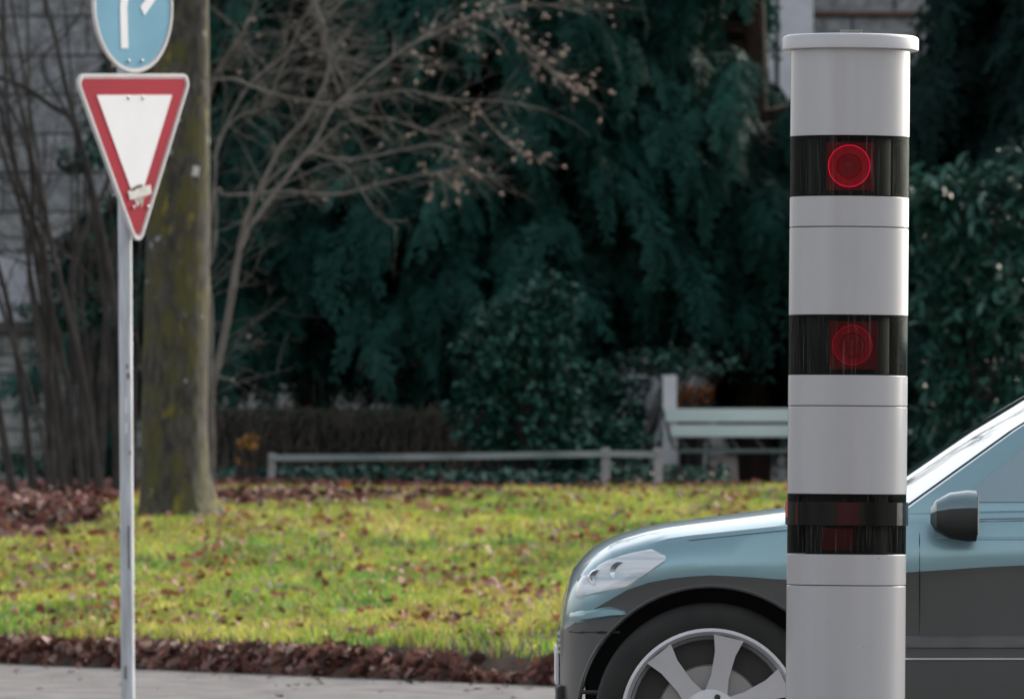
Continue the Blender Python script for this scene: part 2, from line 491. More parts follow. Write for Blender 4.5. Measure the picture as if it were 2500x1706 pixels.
for bi, (y0, y1, lx, lz, em) in enumerate([(330, 477, 2077 - 2082, 404, 1.0), (768, 914, 2083 - 2077, 842, .55), (1206, 1352, 0, 0, 0)]):
    z1, z0 = zz(y0), zz(y1)
    wb = MB(); wb.lathe([(RC - .0008, z0), (RC - .0008, z1)], n)
    win = wb.build('window_band', M['dark_glass'], colt, smooth=True)
    kb = MB(); kb.lathe([(.11, z0 - .01), (.11, z1 + .01)], 64); kb.build('core', M['black'], colt, smooth=True)
    fb = MB()
    for z_ in (z0, z1):
        fb.lathe([(RC - .004, z_ - .002), (.05, z_ - .002), (.05, z_ + .002), (RC - .004, z_ + .002)], 96)
    fb.build('gasket', M['black'], colt, smooth=True)
    if em:
        zm = zz(lz); x0 = lx / S0
        lamp = empty('flash_lamp', (x0, -.118, zm)); lamp.parent = colt
        mt = [M['lamp_panel'], M['lamp_red'], M['lamp_ring'], M['lamp_bowl'], M['lamp_core']]
        if bi == 1:
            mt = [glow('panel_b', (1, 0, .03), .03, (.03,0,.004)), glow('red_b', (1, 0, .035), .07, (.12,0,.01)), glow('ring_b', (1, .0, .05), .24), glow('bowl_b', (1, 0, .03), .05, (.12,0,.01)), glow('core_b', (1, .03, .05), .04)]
        pb = MB(); pb.box((.004, .012, 0), (.128, .012, .128)); pb.build('panel', mt[0], lamp)
        rr = .0555 if bi == 0 else .0525
        db = MB(); db.lathe([(rr, -.001), (.036, .001), (.034, .0005), (.030, .004), (.013, .004)], 72, axis='Y', ms=[1, 3, 0, 0]); db.build('reflector', [mt[3], mt[1], mt[1], mt[1]], lamp, smooth=True)
        rgb = MB(); rgb.lathe([(rr + .0013, -.004), (rr, -.0052), (rr - .0013, -.004), (rr, -.001), (rr + .0013, -.004)], 96, axis='Y'); rgb.build('ring', mt[2], lamp, smooth=True)
        bb = MB(); bb.lathe([(.013, .001), (.011, -.004), (.0001, -.006)], 48, axis='Y'); bb.build('bulb', mt[4], lamp, smooth=True)
    else:
        # clamp round the lowest band with a red filter pane
        za, zb = zz(1282), zz(1225)
        rb_ = RC + .0048
        tb = MB(); tb.lathe([(RC + .0006, za), (rb_, za), (rb_, zb), (RC + .0006, zb)], n)
        cl = tb.build('clamp_band', mat('smoked', (.008, .009, .008), .12, spec=.2, coat=.0, var=.5, vscale=5, stretch=(6, 6, .6), bump=.0008, bscale=9), colt, smooth=True, angle=30)

        def pane(u0, u1, za, zb, r, m, nm):
            q = MB(); k = 10
            a0, a1 = math.asin(u0 / r), math.asin(u1 / r)
            vs = []
            for i in range(k + 1):
                a = a0 + (a1 - a0) * i / k
                vs += [(math.sin(a) * r, -math.cos(a) * r, za), (math.sin(a) * r, -math.cos(a) * r, zb)]
            q.add(vs, [(2 * i, 2 * i + 2, 2 * i + 3, 2 * i + 1) for i in range(k)]); return q.build(nm, m, colt, smooth=True)
        fm = mat('red_filter', (.045, .006, .009), .25, var=.2, spec=.2); fr = mat('red_reflex', (.6, .01, .02), .25, var=.1)
        gm = mat('grey_film', (.05, .055, .052), .25, var=.3, vscale=40)
        pane(-.034, .026, za + .001, zb - .001, rb_ + .0006, fm, 'red_filter')
        pane(-.1405, -.133, za + .001, zb - .001, rb_ + .0006, fm, 'filter_edge')
        pane(-.1645, -.1600, za + .02, zb - .002, rb_ + .0006, fr, 'red_reflector')
        pane(.130, .146, za + .001, zb - .001, rb_ + .0006, gm, 'grey_film')
        q = MB(); q.box((-.028, -.118, (za + z0) / 2 + .002), (.085, .006, za - z0 - .018)); q.build('lamp_panel', M['lamp_dim'], colt)
for (px, py, s) in ((2110, 1579, .003), (2145, 1362, .004), (1937, 1375, .0022), (1990, 1490, .002), (2190, 1396, .003), (2022, 1520, .002)):
    a = math.asin(max(-1, min(1, (px - 2071) / S0 / RC)))
    q = MB(); q.box((math.sin(a) * RC, -math.cos(a) * RC, zz(py)), (s, .0008, s * .45), rot=Matrix.Rotation(a, 3, 'Z'))
    q.build('chip', M['seam'] if px not in (1937, 2190) else M['cap_paint'], colt)

# ------------------------------------------------------------------ road sign
DS = 41.7; SS = F / DS
M['galv'] = mat('galv', (.62, .65, .69), .45, metal=.2, col2=(.40, .42, .45), vscale=14, stretch=(2, 2, .25), bump=.001, bscale=30)
M['sign_rim'] = mat('sign_rim', (.70, .68, .67), .45, var=.05)
M['sign_white'] = mat('sign_white', (.95, .95, .95), .6, spec=.2, col2=(.90, .90, .90), vscale=4)
M['sign_red'] = mat('sign_red', (.43, .010, .034), .6, spec=.15, col2=(.37, .010, .030), vscale=3)
M['sign_blue'] = mat('sign_blue', (.15, .37, .50), .6, spec=.2, col2=(.19, .43, .57), vscale=3)
M['bolt'] = mat('bolt', (.35, .34, .34), .4, metal=.6)
M['paper'] = mat('paper', (.80, .78, .73), .7, col2=(.62, .58, .52), vscale=18)
sx = (313 - 1250) / SS
sg = empty('road_sign', (sx, DS, 0), (0, R(-.42), R(0)))
tag(sg, 'yield triangle below a round blue arrow sign on a slim galvanised post', 'road sign')
pb = MB(); pb.tube([(0, 0, 0), (0, 0, 3.05)], .0315, 28); pb.tube([(0, 0, 3.05), (0, 0, 3.06)], [.033, .02], 28)
pole = pb.build('post', M['galv'], sg, smooth=True)
q = MB(); q.box((.010, -.0305, zz(0) * 0 + EYE + (HZ - 1336) / SS), (.007, .004, .20)); q.build('stain', mat('stain', (.10, .085, .085), .8, var=.3, vscale=30), pole)
for (pyc, hh_, xx, ww) in ((918, .030, .012, .013), (895, .022, .008, .010), (1105, .020, .018, .007), (1640, .060, -.010, .014)):
    q = MB(); q.box((xx, -.0302, EYE + (HZ - pyc) / SS), (ww, .003, hh_)); q.build('stain', mat('grime', (.22, .21, .20), .8, var=.4, vscale=60), pole)
for (pyc, hh_, xx) in ((990, .075, .0), (1045, .05, .002)):
    q = MB(); q.box((xx, -.0312, EYE + (HZ - pyc) / SS), (.006, .002, hh_)); q.build('scratch', M['sign_white'], pole)
for zq in (EYE + (HZ - 480) / SS, EYE + (HZ - 165) / SS):
    q = MB(); q.tube([(0, 0, zq), (0, 0, zq + .022)], .037, 24); q.box((-.040, 0, zq + .011), (.034, .012, .018)); q.build('clamp', M['bolt'], sg, smooth=True)
YAW = R(56.7)
pl = empty('sign_face', (0, 0, 0), (0, 0, YAW)); pl.parent = sg
PX = lambda px: (px - 320) / (SS * math.cos(YAW))
PZz = lambda py: EYE + (HZ - py) / SS


def rounded(poly, r, k=6):
    out = []; n = len(poly)
    for i in range(n):
        p, a, c = Vector(poly[i]), Vector(poly[i - 1]), Vector(poly[(i + 1) % n])
        d1, d2 = (a - p).normalized(), (c - p).normalized()
        th = d1.angle(d2); t = r / math.tan(th / 2)
        cen = p + (d1 + d2).normalized() * (r / math.sin(th / 2))
        s1, s2 = p + d1 * t - cen, p + d2 * t - cen
        a1, a2 = math.atan2(s1.y, s1.x), math.atan2(s2.y, s2.x)
        da = (a2 - a1 + math.pi) % (2 * math.pi) - math.pi
        for j in range(k + 1):
            an = a1 + da * j / k; out.append((cen.x + math.cos(an) * r, cen.y + math.sin(an) * r))
    return out


def tri(off, r):
    # corners of the sharp triangle, moved inwards by off
    A, B, C = Vector((-.468, PZz(181))), Vector((.468, PZz(181))), Vector((.0, PZz(181) - .815))
    cen = (A + B + C) / 3; rin = (A - B).length * (A.y - C.y) / 2 / (((A - B).length + 2 * (A - C).length) / 2)
    inc = Vector((0, A.y - rin)); k = (rin - off) / rin
    pts = [inc + (p - inc) * k for p in (A, B, C)]
    return rounded(pts, r)


yo = -.055


def plate(poly, y, th, m, nm, par):
    b = MB(); b.prism(poly, y, y - th); o = b.build(nm, m, par); return o


yp = empty('yield_plate', (0, 0, 0)); yp.parent = sg; yp.rotation_euler = (0, 0, YAW)
bpy.data.objects.remove(pl)
yp.name = 'yield_plate'
yb = MB()
yb.prism(tri(0, .045), yo + .012, yo, 0)
yb.prism(tri(.022, .026), yo + .001, yo - .002, 1)
yb.prism(tri(.098, .004), yo - .001, yo - .0045, 2)
# raised folded rim
po, pi_ = tri(0, .045), tri(.012, .035)
k = len(po)
yb.add([(x, yo - .001, z) for x, z in po] + [(x, yo - .006, z) for x, z in po] + [(x, yo - .006, z) for x, z in pi_] + [(x, yo - .001, z) for x, z in pi_],
       [(a * k + j, a * k + (j + 1) % k, (a + 1) * k + (j + 1) % k, (a + 1) * k + j) for a in range(3) for j in range(k)], 0)
bpy.data.objects.remove(yp)
yp = yb.build('yield_plate', [M['sign_rim'], M['sign_red'], M['sign_white']], sg); yp.matrix_local = Matrix.Rotation(YAW, 4, 'Z') @ Matrix.Translation((0, 0, PZz(181))) @ Matrix.Rotation(R(-1.95), 4, 'Y') @ Matrix.Translation((0, 0, -PZz(181)))


def bolt(x, z, par, r=.007):
    b = MB(); b.lathe([(r * 1.3, yo - .004), (r * 1.3, yo - .0065), (r, yo - .008), (.0001, yo - .009)], 14, axis='Y', c=(x, 0, z)); b.build('bolt', M['bolt'], par, smooth=True)


for px in (305, 338):
    bolt(PX(px), PZz(240), yp); bolt(PX(px) + .018, PZz(507), yp)
# torn paper sticker
st = MB()
st.add([(PX(297), yo - .0065, PZz(467)), (PX(350), yo - .0065, PZz(452)), (PX(352), yo - .0065, PZz(474)), (PX(330), yo - .0065, PZz(483)), (PX(302), yo - .0065, PZz(488))], [(4, 3, 2, 1, 0)], 0)
st.add([(PX(316), yo - .0072, PZz(484)), (PX(338), yo - .0072, PZz(477)), (PX(332), yo - .0072, PZz(492)), (PX(328), yo - .0072, PZz(509)), (PX(322), yo - .0072, PZz(493))], [(4, 3, 2, 1, 0)], 1)
st.add([(PX(303), yo - .0078, PZz(463)), (PX(315), yo - .0078, PZz(455)), (PX(322), yo - .0078, PZz(452)), (PX(332), yo - .0078, PZz(451)), (PX(331), yo - .0078, PZz(457)), (PX(318), yo - .0078, PZz(461)), (PX(309), yo - .0078, PZz(468))], [(6, 5, 4, 3, 2, 1, 0)], 2)
st.build('sticker', [M['paper'], mat('glue', (.42, .34, .30), .8, var=.3, vscale=60), mat('tear', (.10, .09, .07), .8, var=.4, vscale=60)], yp)
# round blue plate with the arrow
cz0 = PZz(178) + .312
bb = MB()
circ = lambda r, k=72: [(r * math.cos(2 * math.pi * j / k), cz0 + r * math.sin(2 * math.pi * j / k)) for j in range(k)][::-1]
bb.prism(circ(.312), yo + .012, yo, 0); bb.prism(circ(.292), yo + .001, yo - .002, 1)
po, pi_ = circ(.312), circ(.300); k = 72
bb.add([(x, yo - .001, z) for x, z in po] + [(x, yo - .006, z) for x, z in po] + [(x, yo - .006, z) for x, z in pi_] + [(x, yo - .001, z) for x, z in pi_],
       [(a * k + j, a * k + (j + 1) % k, (a + 1) * k + (j + 1) % k, (a + 1) * k + j) for a in range(3) for j in range(k)], 0)


def stroke(path, w, y0=yo - .001, y1=yo - .0042, m=2):
    L, Rr = [], []
    for i, p in enumerate(path):
        a = Vector(path[max(0, i - 1)]); c = Vector(path[min(len(path) - 1, i + 1)]); t = (c - a).normalized(); nn = Vector((-t.y, t.x))
        L.append(Vector(p) + nn * w / 2); Rr.append(Vector(p) - nn * w / 2)
    for i in range(len(path) - 1):
        bb.prism([tuple(L[i]), tuple(L[i + 1]), tuple(Rr[i + 1]), tuple(Rr[i])], y0, y1, m)


z_ = lambda py: PZz(py)
stroke([(-.080, z_(119)), (-.080, z_(22))] + [(-.080 + .10 * (1 - math.cos(a)), z_(22) + .10 * math.sin(a)) for a in [i * math.pi / 14 for i in range(1, 8)]] + [(.15, z_(22) + .10)], .056)
tip = (.205, z_(22) + .10)
stroke([tip, (.068, z_(22) - .012)], .05, yo - .0011, yo - .0046); stroke([tip, (.068, z_(22) + .212)], .05, yo - .0012, yo - .0050)
bp_ = bb.build('arrow_plate', [M['sign_rim'], M['sign_blue'], M['sign_white']], sg); bp_.matrix_local = Matrix.Rotation(YAW, 4, 'Z') @ Matrix.Translation((0, 0, cz0)) @ Matrix.Rotation(R(-2.0), 4, 'Y') @ Matrix.Translation((0, 0, -cz0))
for px in (305, 336): bolt(PX(px), PZz(150), bp_)


# ------------------------------------------------------------------ the old tree with its mossy trunk
def bark_mat():
    m = bpy.data.materials.new('bark'); m.use_nodes = True
    n, l = m.node_tree.nodes, m.node_tree.links; p = n['Principled BSDF']; p.inputs['Roughness'].default_value = .9
    tc = n.new('ShaderNodeTexCoord')

    def nz(scale, st, det=6):
        mp = n.new('ShaderNodeMapping'); mp.inputs['Scale'].default_value = st; l.new(tc.outputs['Object'], mp.inputs['Vector'])
        q = n.new('ShaderNodeTexNoise'); q.inputs['Scale'].default_value = scale; q.inputs['Detail'].default_value = det; l.new(mp.outputs[0], q.inputs['Vector']); return q

    def ramp(src, a, b, c0=(0, 0, 0), c1=(1, 1, 1)):
        r = n.new('ShaderNodeValToRGB'); r.color_ramp.elements[0].position = a; r.color_ramp.elements[1].position = b
        r.color_ramp.elements[0].color = (*c0, 1); r.color_ramp.elements[1].color = (*c1, 1); l.new(src.outputs[0], r.inputs[0]); return r

    def mix(f, a, b):
        x = n.new('ShaderNodeMixRGB'); l.new(f.outputs[0], x.inputs[0])
        if isinstance(a, tuple): x.inputs[1].default_value = (*a, 1)
        else: l.new(a.outputs[0], x.inputs[1])
        if isinstance(b, tuple): x.inputs[2].default_value = (*b, 1)
        else: l.new(b.outputs[0], x.inputs[2])
        return x
    base = ramp(nz(20, (1, 1, .4), 12), .38, .62, (.040, .037, .031), (.100, .092, .074))
    moss = mix(ramp(nz(8, (1, 1, .5), 14), .44, .64), base, (.10, .095, .030))
    yel = mix(ramp(nz(11, (1, 1, .45), 10), .60, .70), moss, (.22, .18, .030))
    gry = mix(ramp(nz(8, (1, 1, .8), 3), .70, .72), yel, (.34, .38, .38))
    l.new(gry.outputs[0], p.inputs['Base Color'])
    b = n.new('ShaderNodeBump'); b.inputs['Distance'].default_value = .035; b.inputs['Strength'].default_value = 1
    l.new(nz(30, (1, 1, .22), 10).outputs[0], b.inputs['Height']); l.new(b.outputs[0], p.inputs['Normal'])
    return m


M['bark'] = bark_mat()
DT = 69.0; ST = F / DT
tz = float(gz((430 - 1250) / ST, DT))
tree = empty('deciduous_tree', ((432 - 1250) / ST, DT, tz))
tag(tree, 'thick straight mossy tree trunk standing at the lawn edge behind the road sign', 'tree')
prof = [(1290, 345, 545), (1262, 338, 540), (1240, 340, 528), (1200, 341, 516), (1150, 343, 509), (1050, 344, 505), (900, 346, 507), (700, 352, 510), (500, 358, 511), (300, 368, 511), (100, 378, 510), (0, 384, 509), (-200, 396, 508), (-700, 420, 500), (-1200, 440, 492)]
tb = MB(); K = 40; vs = []
for (py, xl, xr) in prof:
    h = EYE + (HZ - py) / ST - tz; r = (xr - xl) / 2 / ST; c = ((xl + xr) / 2 - 432) / ST
    fl = max(0, 1 - h / .55)
    for k in range(K):
        a = 2 * math.pi * k / K
        rr = r * (1 + .012 * math.sin(3 * a + h * .6) + .012 * math.sin(7 * a + 1.3 * h) + fl * fl * .22 * max(0, math.sin(5 * a + .8)) ** 2)
        vs.append((c + rr * math.cos(a), rr * math.sin(a), h))
tb.add(vs, [(i * K + k, i * K + (k + 1) % K, (i + 1) * K + (k + 1) % K, (i + 1) * K + k) for i in range(len(prof) - 1) for k in range(K)])
trunk = tb.build('trunk', M['bark'], tree, smooth=True, angle=80)
cr = MB()


def limb(p, d, L, r, depth):
    pts = [p.copy()]; rad = [r]; q = p.copy(); dd = d.copy()
    for i in range(6):
        dd = (dd + Vector((random.gauss(0, .12), random.gauss(0, .12), random.gauss(.04, .08)))).normalized()
        q = q + dd * L / 6; pts.append(q.copy()); rad.append(r * (1 - .75 * (i + 1) / 6))
    cr.tube(pts, rad, 6 if depth < 2 else 4)
    if depth < 3:
        for i in (2, 3, 4, 5, 6):
            e = (dd + Vector((random.gauss(0, .7), random.gauss(0, .7), random.gauss(.2, .4)))).normalized()
            limb(pts[i], e, L * .55, rad[i] * .7, depth + 1)


top = Vector(((466 - 432) / ST, 0, EYE + (HZ + 1150) / ST - tz))
for k in range(6):
    a = k * 1.05
    limb(top + Vector((0, 0, -.5 * (k % 3))), Vector((math.cos(a), math.sin(a), 1.0)).normalized(), 3.6, .11, 0)
cr.build('crown', M['bark'], tree, smooth=True)
# moss cushion and yellow leaves caught at the foot
sc = MB(); Mp = at(478, 418, DT - .265)
sc.box(tuple(Mp), (.050, .004, .075), rot=Matrix.Rotation(.15, 3, 'Y')); o = sc.build('paper_scrap', M['paper'])
tag(o, 'small white scrap of paper stapled high on the mossy trunk', 'paper scrap')

# ------------------------------------------------------------------ bare shrubs
M['twig'] = mat('twig', (.235, .215, .19), .85, col2=(.14, .128, .113), vscale=6)
M['twig_dark'] = mat('twig_dark', (.062, .055, .048), .9, col2=(.026, .024, .022), vscale=5)
M['bud'] = mat('bud', (.42, .31, .26), .7, col2=(.28, .20, .165), vscale=9)


def smooth_path(pts, k=5):
    """Catmull-Rom through the points"""
    P = [pts[0]] + list(pts) + [pts[-1]]; out = []
    for i in range(1, len(P) - 2):
        for j in range(k):
            t = j / k
            p0, p1, p2, p3 = P[i - 1], P[i], P[i + 1], P[i + 2]
            out.append(.5 * ((2 * p1) + (p2 - p0) * t + (2 * p0 - 5 * p1 + 4 * p2 - p3) * t * t + (3 * p1 - p0 - 3 * p2 + p3) * t ** 3))
    out.append(P[-2]); return out


def twigs(mb, budb, path, r0, n, L, depth=0, bias=Vector((0, 0, 0)), budp=.0, start=.25):
    for _ in range(n):
        t = start + (1 - start) * random.random(); i = min(int(t * (len(path) - 1)), len(path) - 2)
        p = path[i].copy(); tan = (path[i + 1] - path[i]).normalized()
        d = (tan * .7 + Vector((random.gauss(0, .7), random.gauss(0, .6), random.gauss(0.0, .6))) + bias).normalized()
        l = L * (.4 + .9 * random.random()); pts = [p]; q = p.copy()
        for j in range(5):
            d = (d + Vector((random.gauss(0, .13), random.gauss(0, .1), random.gauss(-.01, .13))) + bias * .06).normalized()
            q = q + d * l / 5; pts.append(q.copy())
            if budb is not None and j >= 2 and random.random() < budp:
                bd = random.uniform(.011, .02)
                budb.tube([q - d * bd, q, q + d * bd * 1.5], [bd * .5, bd, bd * .25], 5, 1)
        rr = r0 * random.uniform(.4, .8)
        mb.tube(pts, [rr * (1 - .13 * j) for j in range(6)], 4, cap=False)
        if depth > 0:
            twigs(mb, budb, pts, rr * .75, random.randint(2, 3), l * .55, depth - 1, bias, budp)


def traced(mb, budb, pts, D, r0, r1, n, L, depth=1, dj=.0, bias=Vector((0, 0, 0)), budp=0, base=None, start=.25):
    k = 1.0757
    P = []
    for i, (x, y) in enumerate(pts):
        d = D + dj * i / max(1, len(pts) - 1)
        P.append(at(x * k, y * k, d) - base)
    P = smooth_path(P)
    mb.tube(P, [r0 + (r1 - r0) * i / (len(P) - 1) for i in range(len(P))], 7)
    twigs(mb, budb, P, max(r1, .005), n, L, depth, bias, budp, start)


DB = 78.0
bb0 = Vector(((520 - 1250) / F * DB, DB, float(gz((520 - 1250) / F * DB, DB))))
sh = empty('bare_shrub', bb0)
tag(sh, 'leafless grey shrub with long branches arching right from behind the trunk', 'shrub')
br, tw, bu = MB(), MB(), MB()
big = [  # traced in the reduced picture (2324 px)
    ([(478, 1120), (480, 960), (482, 880), (512, 740), (545, 560), (600, 470), (660, 390), (715, 320), (760, 240), (830, 210)], .030, .014, 14, .9, 1.6),
    ([(478, 1120), (482, 1000), (480, 900), (500, 810), (525, 690), (552, 520), (590, 430), (640, 330), (700, 260), (745, 160), (735, 70), (700, -40)], .036, .012, 16, .9, -1.),
    ([(478, 1120), (478, 900), (480, 700), (470, 600), (488, 400), (495, 330), (560, 200), (640, 130), (720, 60), (820, -40)], .022, .010, 18, .9, .5),
    ([(505, 443), (560, 441), (640, 434), (700, 438), (775, 440), (850, 420), (930, 402), (1010, 388), (1042, 380), (1090, 395), (1120, 398)], .013, .007, 10, .45, .6),
    ([(478, 600), (490, 520), (492, 430), (505, 443)], .014, .013, 0, .3, 0.),
    ([(700, 345), (760, 360), (830, 358), (890, 345), (970, 330), (1015, 335), (1040, 355), (1050, 378), (1020, 400), (930, 425)], .011, .006, 12, .45, .5),
    ([(480, 182), (530, 180), (570, 195), (640, 218), (700, 230), (760, 236), (850, 215), (930, 206), (1000, 224), (1080, 228), (1160, 232), (1240, 250)], .015, .006, 18, .55, .8),
    ([(760, 240), (840, 170), (920, 110), (1000, 70), (1060, 40), (1140, 18), (1230, 10), (1330, 30)], .016, .007, 18, .7, .8),
    ([(770, 210), (750, 150), (735, 100), (720, 50), (715, -20)], .017, .010, 10, .6, -.5),
    ([(1130, 18), (1150, 60), (1190, 110), (1240, 150), (1290, 190), (1330, 215)], .010, .005, 14, .35, .4),
    ([(600, 440), (680, 400), (760, 370), (800, 400), (850, 480), (905, 520)], .008, .004, 5, .4, .4),
    ([(490, 320), (545, 260), (600, 240), (650, 130), (690, 40), (760, -60)], .012, .007, 16, .8, -.6),
    ([(560, 480), (620, 400), (700, 350), (780, 280), (880, 270), (980, 300), (1060, 290)], .011, .005, 14, .6, 1.),
    ([(470, 240), (500, 150), (560, 60), (590, -40)], .016, .010, 14, .7, -.6),
    ([(1080, 232), (1110, 280), (1160, 330), (1200, 350)], .007, .004, 6, .3, .2),
]
for pts, r0, r1, nn, L, dj in big:
    traced(br, bu, pts, DB, r0 * .95, r1 * .85, 0, L, 0, dj, base=bb0)
    P = smooth_path([at(x * 1.0757, y * 1.0757, DB + dj * i / max(1, len(pts) - 1)) - bb0 for i, (x, y) in enumerate(pts)])
    hot = sum(x for x, y in pts) / len(pts) > 900
    twigs(tw, tw, P, .0055, int(nn * 2.6), L * .8, 2, Vector((.30, 0, .0)), .055 if hot else .004, .2)
br.build('branches', M['twig'], sh, smooth=True); tw.build('twigs', [M['twig'], M['bud']], sh, smooth=True, angle=80)

# the dense clump of stems on the left, three shrubs
labs = ['leafless dark shrub at the left edge, stems fanning up before the stone wall',
        'dense leafless brown shrub with many upright stems just left of the sign post',
        'slender leafless dark shrub between the sign post and the mossy trunk']
for si, (cxp, spread, nst, D, x_top) in enumerate([(120, 190, 7, 77, (-420, 330)), (205, 100, 7, 78.5, (-260, 420)), (322, 16, 3, 79.5, (230, 420))]):
    b0 = at(cxp, 0, D); b0.z = float(gz(b0.x, D))
    s2 = empty('bare_shrub', b0)
    tag(s2, labs[si], 'shrub', 'bare shrubs left of the trunk')
    st = MB(); tw2 = st
    for j in range(nst):
        u = (j + .5) / nst
        bx0 = cxp + (u - .5) * spread * 2 * .8 + random.gauss(0, 8)
        tx = x_top[0] + (x_top[1] - x_top[0]) * random.random() * .5 + (x_top[1] - x_top[0]) * u * .5
        dd = random.gauss(0, .35)
        w1, w2 = random.gauss(0, 22), random.gauss(0, 35)
        pts = [(bx0, 1215), (bx0 + (tx - bx0) * .12 + w1 * .4, 950), (bx0 + (tx - bx0) * .35 + w1, 650), (bx0 + (tx - bx0) * .62 + w2, 350), (tx, random.uniform(-150, 60))]
        P = smooth_path([at(x, y, D + dd + .25 * i * random.uniform(-1, 1)) - b0 for i, (x, y) in enumerate(pts)])
        P[0].z = -.05
        r0 = random.uniform(.018, .042) if si < 2 else random.uniform(.012, .022)
        st.tube(P, [r0 * (1 - .62 * i / (len(P) - 1)) for i in range(len(P))], 7)
        twigs(tw2, None, P, r0 * .28, 8 if si < 2 else 5, .95, 2, Vector((random.gauss(0, .2), 0, .35)), 0, .3)
    if si == 0:
        for pts, r0 in (([(330, 1215), (300, 900), (262, 640), (205, 380), (172, 290), (124, 258), (64, 215), (-10, 185)], .040), ([(250, 1215), (200, 900), (130, 620), (90, 430), (54, 322), (-5, 210)], .034),
                        ([(290, 1215), (262, 800), (215, 430), (161, 215), (138, 107), (108, 0), (90, -80)], .030), ([(180, 300), (100, 160), (138, 107), (190, 40), (215, -60)], .014),
                        ([(-30, 640), (20, 800), (75, 960), (110, 1100), (120, 1215)], .022), ([(360, 1000), (330, 820), (230, 690), (110, 560), (20, 440), (-40, 430)], .018)):
            P = smooth_path([at(x, y, D - .3) - b0 for x, y in pts]); st.tube(P, [r0 * (1 - .6 * i / (len(P) - 1)) for i in range(len(P))], 7)
            twigs(tw2, None, P, r0 * .3, 8, .9, 2, Vector((-.2, 0, .2)), 0, .3)
    st.build('stems', M['twig_dark'], s2, smooth=True)


# ------------------------------------------------------------------ evergreens
def spray_template(L=.55, n=11, droop=.35, seed=0):
    """flat feathery conifer spray: axis with side shoots of small pointed scales"""
    r = np.random.default_rng(seed); V, Fq = [], []

    def blade(p, d, l, w):
        d = d / np.linalg.norm(d); s = np.cross(d, [0, 0, 1]); s = s / (np.linalg.norm(s) + 1e-9)
        k = len(V)
        V.extend([p, p + d * l * .5 + s * w, p + d * l, p + d * l * .5 - s * w]); Fq.append([k, k + 1, k + 2, k + 3])
    for i in range(n):
        t = (i + r.random()) / n; p = np.array([L * t, 0, -droop * L * t * t])
        sl = L * .48 * (1 - t * .75) * (.8 + .4 * r.random())
        for sgn in (-1, 1):
            d = np.array([.85 + r.normal(0, .2), sgn * (.7 + r.normal(0, .2)), -.2 - .3 * t + r.normal(0, .2)]); d /= np.linalg.norm(d)
            m = 3
            for j in range(m):
                q = p + d * sl * j / m + np.array([0, 0, -.10 * sl * (j / m) ** 2])
                for sg2 in (-1, 0, 1):
                    dd = d + np.array([.35, 0, 0]) + sg2 * .6 * np.cross(d, [0, 0, 1]) + np.array([0, 0, -.25 + r.normal(0, .15)])
                    blade(q, dd, sl * .33 * (.6 + .8 * r.random()), .009 + .005 * r.random())
    return np.array(V), np.array(Fq)


SPR = [spray_template(.46, 13, .5, 1), spray_template(.56, 14, .8, 2), spray_template(.40, 12, .3, 3)]
M['conifer_bark'] = mat('conifer_bark', (.075, .045, .035), .95, col2=(.04, .028, .022), vscale=5, stretch=(1, 1, .2), bump=.02, bscale=20)


